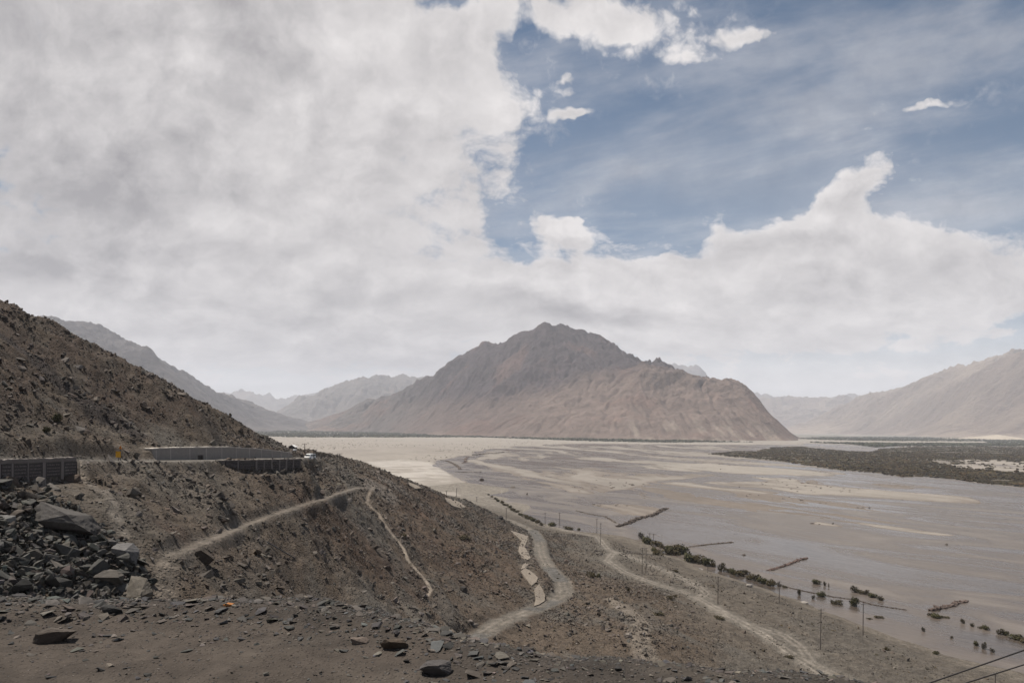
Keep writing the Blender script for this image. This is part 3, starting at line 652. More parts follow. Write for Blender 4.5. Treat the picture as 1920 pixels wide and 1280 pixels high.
# right-hand range
rp = [(1500,812,14000),(1560,790,13500),(1600,762,13000),(1640,744,12500),(1680,735,11500),(1700,728,11000),(1740,713,10500),(1765,714,10200),(1790,711,9800),(1815,708,9400),(1840,694,9000),(1870,682,8700),(1900,673,8500),(1930,676,8300),(2000,676,8000),(2150,676,7500),
 (1600,811,10500),(1700,813,9000),(1760,816,8000),(1840,818,7000),(1920,820,6500),(2100,824,5800),(1700,780,9900),(1780,770,8900),(1850,760,8000),(1920,745,7400),(2100,720,6700),(1850,795,7400),(1920,785,7000)]
rw = [(9500,9000,620),(9500,14000,600),(5500,16000,600),(4200,16500,-20),(9500,5200,-20),(4300,6300,-25),(3700,8000,-25),(3700,10500,-25)]
mountain('right_mountain_range', rp, rw, (3500, 10200, 5400, 16500), 22.0, 300, None, 401, n=40000, fold=1300, mat=m_far, colfn=lambda *a: col_far(tan_, tan2, *a))
# left mountain behind the hill
lp = [(75,597,5600),(95,596,5600),(125,607,5600),(180,634,5650),(215,640,5700),(240,640,5700),(258,650,5700),(280,655,5750),(305,680,5800),(330,700,5850),(370,735,5950),(400,758,6000),(430,778,6100),(470,797,6200),(35,600,5500),(0,606,5500),(-120,606,5400),
 (480,801,5700),(380,803,5100),(200,806,4700),(0,808,4500),(-200,810,4400),(420,790,5600),(300,760,5200),(200,740,5000),(50,720,4900)]
lw = [(-1900,7600,-20),(-3500,7800,400),(-6000,7000,500),(-5800,4300,-20),(-1900,6300,-25),(-1800,5200,-25)]
mountain('left_mountain', lp, lw, (-6200, -1700, 4300, 7900), 15.0, 120, None, 501, n=40000, fold=620, mat=m_far, colfn=lambda *a: col_far(bl, bl2, *a))
# distant ranges
dp = [(480,799,11500),(500,792,11800),(540,770,12000),(580,748,12000),(600,735,12000),(620,729,12000),(640,724,12000),(660,719,12200),(675,712,12400),(692,708,12500),(715,714,12500),(735,722,12600),(755,714,12800),(775,711,13000),(800,715,13000),(850,730,13000),(900,740,13000),
 (600,801,10000),(700,803,9800),(800,805,9800),(900,806,10000),(650,770,11200),(750,765,11500)]
dw = [(-4700,14500,-20),(-3500,15500,600),(-1500,15500,500),(0,14500,-20),(-4400,11500,-20),(0,10500,-20)]
mountain('distant_mountain', dp, dw, (-5000, 300, 9300, 15800), 26.0, 380, None, 601, n=26000, fold=1100, mat=m_far, colfn=lambda *a: col_far(bl2, tan_, *a))
dp = [(340,720,19000),(385,735,19000),(410,744,19000),(440,750,19000),(470,747,19000),(500,744,19000),(540,746,19000),(580,742,19000),(640,735,19000),(430,790,17500),(560,790,17500),(340,790,17500),
      (1250,728,15500),(1268,718,15500),(1285,722,15500),(1305,733,15500),(1340,730,15500),(1400,765,15800),(1425,772,16500),(1450,763,17500),(1480,752,18500),(1520,757,18500),(1560,752,18500),(1600,750,18500),(1650,751,18500),(1700,745,18500),(1200,735,15500),(1100,740,15500),
      (1450,800,16500),(1600,800,16500),(1750,800,16500),(1200,790,14800),(900,760,17500),(760,750,18500)]
dw = [(x_, 14500, -30) for x_ in range(-12000, 16001, 4000)]+[(x_, 22500, -30) for x_ in range(-12000, 16001, 4000)]
mountain('far_skyline_range', dp, dw, (-11500, 13500, 14300, 22500), 55.0, 600, None, 701, n=20000, fold=2000, mat=m_far, colfn=lambda *a: col_far(bl2, tan_, *a))


# ------------------------------------------------------------------ stones
def ico(sub):
    t = (1+5**0.5)/2
    v = [(-1,t,0),(1,t,0),(-1,-t,0),(1,-t,0),(0,-1,t),(0,1,t),(0,-1,-t),(0,1,-t),(t,0,-1),(t,0,1),(-t,0,-1),(-t,0,1)]
    f = [(0,11,5),(0,5,1),(0,1,7),(0,7,10),(0,10,11),(1,5,9),(5,11,4),(11,10,2),(10,7,6),(7,1,8),(3,9,4),(3,4,2),(3,2,6),(3,6,8),(3,8,9),(4,9,5),(2,4,11),(6,2,10),(8,6,7),(9,8,1)]
    v = [np.array(q)/np.linalg.norm(q) for q in v]
    for _ in range(sub):
        nf = []; cch = {}
        def mid(a, b_):
            k = (min(a, b_), max(a, b_))
            if k not in cch: m_ = v[a]+v[b_]; v.append(m_/np.linalg.norm(m_)); cch[k] = len(v)-1
            return cch[k]
        for a, b_, c_ in f:
            x, y, z = mid(a, b_), mid(b_, c_), mid(c_, a); nf += [(a, x, z), (b_, y, x), (c_, z, y), (x, y, z)]
        f = nf
    return np.array(v), np.array(f)
ICO = [ico(k) for k in range(4)]
def rock(sub, seed, cuts=9, box=(1, 0.8, 0.6), jit=0.04):
    rg = np.random.default_rng(seed); v, f = ICO[sub]; v = v.copy()
    for _ in range(cuts):
        n = rg.normal(size=3); n /= np.linalg.norm(n); d = rg.uniform(0.42, 0.8); k = v@n-d
        v = v-np.outer(np.maximum(k, 0), n)
    v = v+rg.normal(size=v.shape)*jit
    v /= np.abs(v).max(0); return v*np.array(box), f
def rotm(n, rg, tilt=1.0):
    """n random rotation matrices, tilt limits how far they lean from upright"""
    a = rg.uniform(0, 2*np.pi, n); b_ = rg.normal(size=n)*tilt*0.6; c_ = rg.normal(size=n)*tilt*0.6
    ca, sa, cb, sb, cc_, sc_ = np.cos(a), np.sin(a), np.cos(b_), np.sin(b_), np.cos(c_), np.sin(c_)
    z, o = np.zeros(n), np.ones(n)
    Rz = np.stack([np.stack([ca, -sa, z], -1), np.stack([sa, ca, z], -1), np.stack([z, z, o], -1)], 1)
    Rx = np.stack([np.stack([o, z, z], -1), np.stack([z, cb, -sb], -1), np.stack([z, sb, cb], -1)], 1)
    Ry = np.stack([np.stack([cc_, z, sc_], -1), np.stack([z, o, z], -1), np.stack([-sc_, z, cc_], -1)], 1)
    return Rz@Rx@Ry
def scatter(name, pos, size, cols, protos, mat, label, cat, tilt=1.0, sink=0.25, seed=1, smooth_=False, squash=None):
    rg = np.random.default_rng(seed); n = len(pos); which = rg.integers(0, len(protos), n); Vs, Fs, Cs = [], [], []; base = 0
    RM = rotm(n, rg, tilt)
    for k, (v, f) in enumerate(protos):
        id_ = np.where(which == k)[0]
        if not len(id_): continue
        s_ = size[id_][:, None]*rg.uniform(0.7, 1.3, (len(id_), 3))
        if squash is not None: s_ = s_*squash
        q = (v[None]*s_[:, None, :])@np.transpose(RM[id_], (0, 2, 1)) + pos[id_][:, None, :]
        q[..., 2] += (size[id_]*(0.5-sink))[:, None]
        Vs.append(q.reshape(-1, 3)); Fs.append((f[None]+(np.arange(len(id_))*len(v))[:, None, None]+base).reshape(-1, 3)); base += len(id_)*len(v)
        Cs.append(np.repeat(cols[id_], len(v), 0))
    o = mesh_np(name, np.concatenate(Vs), np.concatenate(Fs), mat, smooth_, np.concatenate(Cs)); tag(o, label, cat, kind='stuff'); return o
def tints(n, cs, rg, var=0.25):
    cs = np.array(cs); c = cs[rg.integers(0, len(cs), n)]*(1+rg.normal(size=(n, 1))*var*0.6); return np.clip(c*0.55*(1+rg.normal(size=(n, 3))*0.03), 0.015, 0.6)
def hull_rock(seed, n, box, p=3.5, sub=0, rough=0.0):
    """angular block: convex hull of a few points spread on a boxy shell"""
    rg_ = np.random.default_rng(seed); q = rg_.normal(size=(n, 3)); q /= (np.abs(q)**p).sum(1, keepdims=True)**(1/p); q *= rg_.uniform(0.82, 1.0, (n, 1))
    bm = bmesh.new(); vs = [bm.verts.new(t) for t in q]; r_ = bmesh.ops.convex_hull(bm, input=vs)
    junk = list({e for e in r_['geom_interior']+r_['geom_unused'] if isinstance(e, bmesh.types.BMVert)})
    if junk: bmesh.ops.delete(bm, geom=junk, context='VERTS')
    for _ in range(sub): bmesh.ops.subdivide_edges(bm, edges=bm.edges[:], cuts=1, use_grid_fill=True)
    bmesh.ops.triangulate(bm, faces=bm.faces[:]); bm.verts.index_update()
    v = np.array([t.co[:] for t in bm.verts]); f = np.array([[a.index for a in t.verts] for t in bm.faces]); bm.free()
    v /= np.abs(v).max(0)
    if rough:
        d_ = fbm(v[:, 0]*2.3+seed, v[:, 1]*2.3+v[:, 2]*3.1, 4, seed % 50, 0.6)[:, None]; v = v*(1+rough*d_)+rg_.normal(size=v.shape)*rough*0.06
    return v*np.array(box), f
small = [hull_rock(10+k, 9, (1, w0, 0.62)) for k, w0 in enumerate((0.8, 0.7, 0.9, 0.6, 0.75, 0.85))]
mid_p = [hull_rock(30+k, 13, (1, w0, h0)) for k, (w0, h0) in enumerate(((0.8, .6), (0.65, .45), (0.9, .7), (0.55, .4), (0.75, .35), (0.7, .65), (0.85, .5)))]
cols_fall = [(0.105,0.101,0.093), (0.135,0.130,0.119), (0.070,0.067,0.062), (0.125,0.112,0.096), (0.095,0.080,0.067)]
rg = np.random.default_rng(11)
fall_poly = [(-60,905),(55,903),(95,912),(120,940),(165,975),(210,1005),(250,1030),(285,1090),(285,1120),(262,1150),(-60,1180)]
pts = []
while len(pts) < 3000:
    x, y = rg.uniform(-60, 285), rg.uniform(900, 1180)
    if inpoly(np.array([x]), np.array([y]), fall_poly)[0]: pts.append((x, y))
pos = np.array([hit(*q) for q in pts]); sz = 0.11+0.20*rg.pareto(2.6, len(pts)); sz = np.clip(sz, 0.1, 0.5)
pos[:, 2] += rg.uniform(0, 0.45, len(pos))
scatter('rock_rubble', pos, sz, tints(len(pos), cols_fall, rg), mid_p, m_rock, 'dark grey broken rubble filling the rockfall at the left', 'rubble', seed=12)
# the larger blocks of the rockfall, each one its own object
protos_big = []
for k in range(8):
    v, f = hull_rock(50+k, 12, (1, rg.uniform(.55, .9), rg.uniform(.4, .75)), 4.0, 2, 0.05)
    protos_big.append((v, f))
def one_rock(name, v, f, loc, size, rot, c, label, cat='boulder', group=None, me=None, mat=None):
    if me is None:
        o = mesh_np(name, v, f, mat or m_rock, False, np.repeat(np.array([c])*0.56, len(v), 0))
    else:
        o = bpy.data.objects.new(name, me); C.objects.link(o)
    o.location = loc; o.rotation_euler = rot; o.scale = size
    tag(o, label, cat, group); return o
protm = []
for k, (v, f) in enumerate(protos_big):
    me_o = mesh_np('block', v, f, m_rock, False, np.repeat(np.array([cols_fall[k % 5]])*0.46, len(v), 0)); protm.append(me_o.data); bpy.data.objects.remove(me_o)
cand = []
while len(cand) < 190:
    x, y = rg.uniform(-20, 280), rg.uniform(905, 1150)
    if inpoly(np.array([x]), np.array([y]), fall_poly)[0]: cand.append((x, y))
for (x, y) in cand:
    p_ = hit(x, y); s_ = min(0.38+0.24*rg.pareto(2.2), 1.3)
    one_rock('rockfall_block', None, None, (p_[0], p_[1], p_[2]+s_*0.25+rg.uniform(0, .25)), (s_, s_*rg.uniform(.7, 1.1), s_*rg.uniform(.6, 1.0)), (rg.normal()*0.5, rg.normal()*0.5, rg.uniform(0, 6.3)), None,
             'dark angular block lying in the rockfall below the painted wall', 'rock', 'blocks lying in the rockfall', me=protm[int(rg.integers(0, 8))])
def boulder(px0, px1, pyb, h_px, label, seed, c=(0.12,0.115,0.105), depth=0.8, rot=(0, 0, 0), name='boulder', D=None, cuts=12, lift=0.26, mat=None, onbank=False):
    cx = (px0+px1)/2
    if onbank:
        x, z = ray(cx, pyb); Ds = np.linspace(4, 12, 400); k = np.argmax(bank_at(x*Ds, Ds) >= CZ+z*Ds); p_ = np.array([x*Ds[k], Ds[k], bank_at(x*Ds[k], Ds[k])])
    else: p_ = hit(cx, pyb)
    wd_ = (px1-px0)*p_[1]/F/2; hh_ = h_px*p_[1]/F/2
    v, f = hull_rock(seed, cuts+4, (1, depth, 1), 5.0, 3, 0.07)
    return one_rock(name, v, f, (p_[0], p_[1]+wd_*depth*0.5, p_[2]+hh_*(2*lift-0.0)), (wd_, wd_, hh_), rot, c, label, mat=mat)

boulder(48, 166, 1002, 62, 'huge dark slab leaning down through the upper rockfall', 101, (0.115,0.105,0.098), 0.6, (0.15, 0.42, 0.1), cuts=13)
boulder(206, 252, 1052, 42, 'square grey block with flat top at the right rim of the rockfall', 102, (0.20,0.19,0.185), 0.8, (0.25, 0.05, 0.2), cuts=12)
boulder(213, 284, 1128, 52, 'big brown block with black front face at the lower corner of the rockfall', 103, (0.16,0.14,0.115), 0.8, (0.3, 0.12, -0.2), cuts=12)
boulder(160, 222, 1100, 38, 'broad brown block just above left of the corner block of the rockfall', 104, (0.13,0.115,0.10), 0.7, (0.2, 0.15, 0.3), cuts=11)
boulder(60, 92, 913, 24, 'pale pointed slab tilted against the foot of the painted wall', 105, (0.23,0.205,0.185), 0.35, (-0.4, 0.55, 0.1), cuts=9)
boulder(70, 103, 1060, 24, 'dark cube shaped block in the middle of the rockfall', 106, (0.10,0.095,0.09), 0.8, (0.1, 0.1, 0.4), cuts=10)
boulder(128, 172, 1142, 34, 'brown upright block at the bottom of the rockfall', 107, (0.15,0.135,0.115), 0.7, (0.1, -0.2, 0.3), cuts=10)
boulder(-8, 24, 985, 22, 'pale flat block at the left edge of the rockfall', 108, (0.22,0.215,0.205), 0.8, (0.1, 0.1, 0.2), cuts=9)
boulder(360, 402, 1056, 30, 'dark rust stained boulder below the rubble bench on the slope', 109, (0.095,0.075,0.06), 0.7, (0.1, 0.4, 0.1), cuts=10)
boulder(932, 944, 974, 10, 'dark boulder standing on the outer edge of the winding dirt road', 110, (0.09,0.08,0.075), 0.8)
boulder(862, 878, 1110, 16, 'black boulder with a cluster of stones on the slope above the masonry walls', 111, (0.065,0.058,0.055), 0.8)
boulder(1171, 1187, 1196, 13, 'pale round boulder beside the faint footpath on the lower slope', 112, (0.34,0.30,0.265), 0.8)
boulder(331, 349, 742, 9, 'brown boulder perched on the skyline of the left hill', 113, (0.15,0.125,0.105), 0.8)
boulder(503, 514, 916, 15, 'black stone standing in for a small dark pit on the slope under the second painted wall', 114, (0.05,0.045,0.042), 0.8)  # stands in for a dark pit, its shade put into the stone's colour
boulder(1057, 1068, 1055, 8, 'reddish boulder on the rim right of the winding dirt road', 115, (0.16,0.12,0.10), 0.8)
boulder(1311, 1318, 1068, 5, 'whitish boulder on the yellow grass by the river bushes', 116, (0.55,0.50,0.45), 0.8)
boulder(1400, 1412, 1100, 7, 'whitish boulder at the water edge below the row of bushes', 117, (0.45,0.41,0.37), 0.8)
boulder(1503, 1516, 1131, 5, 'low whitish rock at the shore left of the lone round bush', 118, (0.42,0.38,0.34), 0.8)
boulder(784, 846, 1266, 34, 'dark flat topped stone sitting on the roadside gravel in the foreground', 131, (0.105,0.095,0.092), 0.7, (0.02, 0.03, 0.1), onbank=True, name='roadside_stone', lift=0.18, cuts=16)
boulder(56, 134, 1204, 36, 'long brown stone lying on the dark gravel at lower left', 137, (0.105,0.085,0.07), 0.5, (0.1, -0.32, 0.15), onbank=True, name='roadside_stone')
boulder(712, 765, 1218, 24, 'brown slab near the edge of the roadside gravel', 123, (0.10,0.075,0.055), 0.5, (0.1, 0.1, 0.1), onbank=True, name='roadside_stone')
boulder(655, 690, 1207, 16, 'tan slab left of the brown slab on the gravel edge', 124, (0.19,0.15,0.125), 0.6, (0.1, 0.1, 0.1), onbank=True, name='roadside_stone')
boulder(190, 228, 1148, 18, 'black stone under the corner block where gravel begins', 125, (0.06,0.058,0.056), 0.6, (0.1, 0.2, 0.1), onbank=True, name='roadside_stone')
boulder(418, 438, 1136, 7, 'small orange stone on the rim of the roadside gravel', 126, (0.42,0.17,0.05), 0.7, onbank=True, name='roadside_stone')
# scree over the slopes
n_ = 360000
a_ = rg.uniform(-0.82, 0.75, n_); y_ = np.sqrt(rg.uniform(46**2, 380**2, n_)); x_ = a_*y_; z_ = bil(GZ, x_, y_)
cl = fbm(x_/12, y_/12, 4, 301)+0.8*fbm(x_/3, y_/3, 3, 302); dr = bil(d_road, x_, y_)
tb = polydist(x_, y_, trail_b)[0]; tw = polydist(x_, y_, low_line)[0]; t1_ = polydist(x_, y_, track1)[0]; ta_ = polydist(x_, y_, trail_a)[0]
keep = (polydist(x_, y_, [p[:2] for p in _bb])[0] > 2.8) & (z_ > 2.2) & (rg.random(n_) < (0.18+0.82*sstep(-0.35, 0.7, cl))*np.where(z_ < 6, 0.25, 1.0)*0.8) & (dr > 3.4) & (tb > 1.1) & (tw > 3.2) & (t1_ > 3) & (ta_ > 0.7)
x_, y_, z_, cl = x_[keep], y_[keep], z_[keep], cl[keep]; n_ = len(x_)
s_ = np.clip(0.12*(1+rg.pareto(2.3, n_)), y_*0.0013, 0.8)*np.where(z_ < 9, 0.8, 1.0)
ci = np.clip(((x_/y_-ua[0])/(ua[1]-ua[0])).astype(int), 0, NU-1); cj = np.clip(((np.log(y_)-vl[0])/(vl[1]-vl[0])).astype(int), 0, NV-1)
gc = col[ci, cj]; pal = 0.92* tints(n_, [(0.10,0.088,0.078), (0.16,0.135,0.115), (0.21,0.185,0.165), (0.085,0.075,0.07), (0.135,0.10,0.08), (0.26,0.235,0.215)], rg)
scatter('scree_stones', np.c_[x_, y_, z_], s_, gc*0.45+pal*0.55, small, m_rock, 'loose brown and grey scree stones covering the slopes', 'scree', seed=14)
print('scree', n_)
# countable boulders strewn on the slope
kk_ = 0
while kk_ < 110:
    a1 = rg.uniform(-0.8, 0.45); y1 = rg.uniform(75, 300); x1_ = a1*y1; z1_ = float(bil(GZ, x1_, y1))
    if z1_ < 5: continue
    c1 = float(fbm(np.array([x1_/14]), np.array([y1/14]), 3, 305)[0])
    if c1 < -0.05 or float(bil(d_road, x1_, y1)) < 4 or min(polydist(np.array([x1_]), np.array([y1]), tt)[0][0] for tt in (trail_a, trail_b, low_line)) < 2.6: continue
    s1 = min(0.38+0.22*rg.pareto(2.4), 1.3)
    up_ = z1_ > 56
    one_rock('slope_boulder', None, None, (x1_, y1, z1_+s1*0.15), (s1, s1*rg.uniform(.7, 1), s1*rg.uniform(.55, .9)), (rg.normal()*0.3, rg.normal()*0.3, rg.uniform(0, 6.3)), None,
             'brown boulder half buried in the big hill above the road' if up_ else 'dark boulder half buried in the slope below the road', 'boulder',
             'boulders on the hill above the road' if up_ else 'boulders on the slope below the road', me=protm[int(rg.integers(0, 8))]); kk_ += 1
# gravel and slates on the roadside
n_ = 26000
x_ = rg.uniform(-9, 9, n_); e_ = np.interp(x_, ex, ey); y_ = e_+0.6-np.abs(rg.normal(size=n_)*1.1)*np.where(rg.random(n_) < 0.55, 1, 3.2)
ok = (y_ > 3.2) & (np.abs(x_/y_) < 1.0); x_, y_ = x_[ok], y_[ok]; n_ = len(x_); z_ = bank_at(x_, y_)
s_ = np.clip(0.0075*(1+rg.pareto(2.2, n_)), 0, 0.055)*np.where((e_[ok]-y_ < 1.3), 1.25, 0.8)*np.where(x_ > 0.5, 0.7, 1.0)
scatter('roadside_gravel', np.c_[x_, y_, z_], s_, tints(n_, [(0.075,0.072,0.07), (0.11,0.095,0.082), (0.055,0.052,0.05), (0.17,0.145,0.125), (0.13,0.115,0.105), (0.10,0.10,0.10)], rg), small, m_rock, 'dark slate chips and gravel scattered over the roadside', 'gravel', tilt=0.35, sink=0.30, seed=15, squash=np.array([1.2, 1.2, 0.55]))

# ------------------------------------------------------------------ masonry walls
m_wall = plain_mat('rough_render', (0.105,0.09,0.082), 0.30, 2.5, 0.95, 0.1, bump=0.4, bdist=0.05)
m_cope = plain_mat('dusty_coping', (0.125,0.107,0.097), 0.3, 3.0)
m_pier = plain_mat('pale_pier', (0.14,0.12,0.112), 0.3, 3.0)
m_black = plain_mat('black_paint', (0.030,0.024,0.024), 0.7, 4.0, 0.7)
m_letter = plain_mat('faded_lettering', (0.20,0.17,0.16), 0.5, 6.0)
m_grey = plain_mat('grey_masonry', (0.20,0.18,0.164), 0.25, 2.5, bump=0.5, bdist=0.05)
m_topl = plain_mat('pale_dusty_top', (0.37,0.335,0.295), 0.15, 2.0)
m_tan = plain_mat('pale_masonry', (0.180,0.152,0.122), 0.5, 1.3, bump=1.0, bdist=0.25)
def slab(name, pa, pb, z0a, z1a, z0b, z1b, off0, off1, mat, parent, nseg=8, wob=0.0, seed=0, thick_bottom=0.0):
    """a box along the plan line pa->pb, with bottom/top heights at both ends, between two offsets from that line"""
    rg_ = np.random.default_rng(seed); pa, pb = np.array(pa[:2], float), np.array(pb[:2], float); d_ = pb-pa; nn = np.array([d_[1], -d_[0]])/np.linalg.norm(d_)
    if nn@(-pa) < 0: nn = -nn                       # towards the camera side
    V_, F_ = [], []
    for i in range(nseg+1):
        t = i/nseg; q = pa+d_*t; a0 = z0a+(z0b-z0a)*t; a1 = z1a+(z1b-z1a)*t; w_ = wob*rg_.normal()
        for (o_, z_) in ((off0+thick_bottom, a0), (off0, a1+w_), (off1, a1+w_), (off1, a0)): V_.append((*(q+nn*o_), z_))
    for i in range(nseg):
        for k in range(4): F_.append((4*i+k, 4*i+(k+1) % 4, 4*i+4+(k+1) % 4, 4*i+4+k))
    F_ += [(3,2,1,0), (4*nseg, 4*nseg+1, 4*nseg+2, 4*nseg+3)]
    if np.cross(d_, nn) > 0: F_ = [tuple(reversed(q)) for q in F_]
    return mesh_np(name, V_, F_, mat, False, parent=parent)
def wall(name, label, top, bot, thick, mat_face, mat_cope, panels, letters=False, cope=0.16, seed=1, pier_w=0.35, mat_p=None, pan_lo=0.14, pan_hi=0.80, deep=1.2):
    """top: [(px, py, D)] along the top; bot: matching photo rows of the foot; panels: [(px0, px1)]"""
    root = empty(name, (0, 0, 0)); tag(root, label, 'wall')
    T_ = [un(*q) for q in top]; B_ = [un(t[0], b_, t[2])[2] for t, b_ in zip(top, bot)]
    for i in range(len(T_)-1):
        slab('wall_face', T_[i], T_[i+1], B_[i]-deep, T_[i][2]-cope, B_[i+1]-deep, T_[i+1][2]-cope, 0.0, -thick, mat_face, root, 6, 0.0, seed+i, thick_bottom=0.12)
        slab('coping', T_[i], T_[i+1], T_[i][2]-cope, T_[i][2], T_[i+1][2]-cope, T_[i+1][2], 0.07, -thick-0.05, mat_cope, root, 14, 0.02, seed+9+i)
    xs_ = np.array([t[0] for t in top], float)
    def at(px):
        i = int(np.clip(np.searchsorted(xs_, px)-1, 0, len(xs_)-2)); lo, hi = 0.0, 1.0      # solve for the point of the wall seen in that direction
        for _ in range(30):
            t = (lo+hi)/2; q = T_[i]+(T_[i+1]-T_[i])*t
            if pxy(*q)[0] < px: lo = t
            else: hi = t
        return T_[i]+(T_[i+1]-T_[i])*t, B_[i]+(B_[i+1]-B_[i])*t
    rg_ = np.random.default_rng(seed)
    for k, (a0, a1) in enumerate(panels):
        (qa, ba_), (qb, bb_) = at(a0), at(a1)
        za0, za1 = ba_+(qa[2]-ba_)*pan_lo, ba_+(qa[2]-ba_)*pan_hi; zb0, zb1 = bb_+(qb[2]-bb_)*pan_lo, bb_+(qb[2]-bb_)*pan_hi
        pn = slab('painted_panel', qa, qb, za0, za1, zb0, zb1, 0.16, 0.10 if not letters else 0.02, m_black, root, 5, 0.03, seed+k)
        if letters:
            d_ = (qb-qa)[:2]; L_w = np.linalg.norm(d_); dh = d_/L_w; nn = np.array([dh[1], -dh[0]]); nn = nn if nn@(-qa[:2]) > 0 else -nn
            V_, F_ = [], []
            H_ = za1-za0; rows = 4
            for r_ in range(rows):
                zc = H_*(0.84-r_*0.22); x_c = 0.08*L_w
                while x_c < L_w*0.92:
                    w_ = rg_.uniform(0.05, 0.12)*1.2
                    for st_ in range(2):
                        if rg_.random() < 0.5: ww, hh_, ox, oz = 0.035, H_*0.10, rg_.uniform(0, w_), 0
                        else: ww, hh_, ox, oz = w_, 0.035, 0, rg_.uniform(-0.05, 0.05)
                        p0 = qa[:2]+dh*(x_c+ox)+nn*0.163; zz = za0+zc+oz+(zb0-za0)*(x_c/L_w); b0 = len(V_)
                        for (du, dz_, dn) in ((0,-hh_/2,0),(ww,-hh_/2,0),(ww,hh_/2,0),(0,hh_/2,0),(0,-hh_/2,.012),(ww,-hh_/2,.012),(ww,hh_/2,.012),(0,hh_/2,.012)):
                            V_.append((*(p0+dh*du+nn*dn), zz+dz_))
                        F_ += [tuple(b0+j for j in q) for q in ((4,5,6,7),(0,1,5,4),(1,2,6,5),(2,3,7,6),(3,0,4,7))]
                    x_c += w_+rg_.uniform(0.05, 0.16)
            mesh_np('lettering', V_, F_, m_letter, False, parent=pn)
    edges = sorted({round(a, 1) for pr in panels for a in pr}); gaps = [(panels[i][1], panels[i+1][0]) for i in range(len(panels)-1)]
    for (a0, a1) in gaps:
        if a1-a0 < 0.4: continue
        (qa, ba_), (qb, bb_) = at(a0+0.1*(a1-a0)), at(a1-0.1*(a1-a0))
        slab('pier', qa, qb, ba_+0.02, qa[2]-cope-0.01, bb_+0.02, qb[2]-cope-0.01, 0.20, 0.02, mat_p or m_pier, root, 3, 0.0, seed)
    return root
wall('retaining_wall', 'dark retaining wall with black lettered panels above the rockfall at left edge',
     [(-160,865,60),(0,861.5,66.5),(80,859,75),(142,857,83)], [915,907,901,895.5], 0.7, m_wall, m_cope, [(-90,-62),(-56,-28),(-22,-3),(0,17.5),(22,48),(50.5,76),(83,111),(117,142)], letters=True, cope=0.42, seed=3)
wall('retaining_wall', 'low retaining wall with black panels and pale piers under the far road bend',
     [(408,862.5,137),(450,862,141.5),(520,860.5,150.5),(564,859.5,157)], [870,883,882,879.5], 0.7, m_wall, m_cope, [(422,444),(447,478),(482,493),(496,507),(511,521.5),(525,534),(538,547.5),(551,561)], letters=True, cope=0.16, seed=5, deep=2.0)
wall('breast_wall', 'long grey block wall with pale dusty top between road and hill',
     [(285,840.5,127),(300,839,129.5),(340,838,135),(430,837,151),(480,840,161),(520,844,171),(548,848,181)], [862,862,861,859,858,858,858], 1.6, m_grey, m_topl, [], cope=0.20, seed=7, deep=2.0)
bw = [o for o in C.objects if o.name == 'breast_wall'][0]
m_joint = plain_mat('pale_joint', (0.29,0.262,0.236), 0.3, 3.0)
bt = [un(*q) for q in [(285,840.5,127),(300,839,129.5),(340,838,135),(430,837,151),(480,840,161),(520,844,171),(548,848,181)]]
bb = [un(*q)[2] for q in [(285,862,127),(300,862,129.5),(340,861,135),(430,859,151),(480,858,161),(520,858,171),(548,858,181)]]
for i in range(len(bt)-1):
    L_ = np.linalg.norm((bt[i+1]-bt[i])[:2]); n_ = max(1, int(L_/4.5))
    for k in range(n_):
        t0, t1 = (k+0.45)/n_, (k+0.45)/n_+0.28/L_
        q0, q1 = bt[i]+(bt[i+1]-bt[i])*t0, bt[i]+(bt[i+1]-bt[i])*t1; b0 = bb[i]+(bb[i+1]-bb[i])*t0
        slab('buttress', q0, q1, b0-1, q0[2]-0.22, b0-1, q1[2]-0.22, 0.025, 0.01, m_joint, bw, 1, thick_bottom=0.12)

# pale revetments beside the winding road : leaning slabs of masonry
def revet(outline, label, lean=0.5, thick=0.7):
    """outline: photo outline of the visible face, each corner placed on the slope it leans on"""
    pts_ = [hit(*q) for q in outline]; cen = np.mean(pts_, 0)
    A = np.c_[[p_[:2]-cen[:2] for p_ in pts_], np.ones(len(pts_))]; co = np.linalg.lstsq(A, np.array([p_[2] for p_ in pts_]), rcond=None)[0]
    nrm = np.array([-co[0], -co[1], 1.0]); nrm /= np.linalg.norm(nrm); n = len(pts_)
    top_ = [p_+nrm*0.30 for p_ in pts_]; bot_ = [p_-nrm*thick for p_ in pts_]
    bm = bmesh.new(); tv = [bm.verts.new(p_) for p_ in top_]; bv = [bm.verts.new(p_) for p_ in bot_]
    bm.faces.new(tv); bm.faces.new(bv[::-1])
    for i in range(n): bm.faces.new((tv[i], bv[i], bv[(i+1) % n], tv[(i+1) % n]))
    bmesh.ops.recalc_face_normals(bm, faces=bm.faces); bmesh.ops.triangulate(bm, faces=bm.faces)
    me = bpy.data.meshes.new('revetment_wall'); bm.to_mesh(me); bm.free(); me.materials.append(m_tan)
    o = bpy.data.objects.new('revetment_wall', me); C.objects.link(o); tag(o, label, 'wall', 'pale masonry walls beside the winding road'); return o
import bmesh
revet([(956,995),(968,998),(981,1003),(992,1007),(989,1014),(985,1020),(984,1027),(990,1037),(994,1046),(990,1051),(978,1046),(972,1035),(973,1025),(978,1014),(968,1006)], 'curved pale masonry wall, topmost of those stepping down beside the winding road')
revet([(990,1053),(991,1059),(984,1066),(976,1069),(980,1060)], 'small pale masonry wedge below the curved one beside the winding road')
revet([(985,1065),(1000,1076),(1008,1084),(1006,1091),(996,1099),(986,1086),(976,1072)], 'four sided pale masonry wall in the middle of the stepped row')
revet([(1010,1096),(1017,1107),(1021,1118),(1021,1127),(1010,1134),(1001,1137),(1004,1125),(1001,1106)], 'lowest pale masonry wall, just above the road bend')
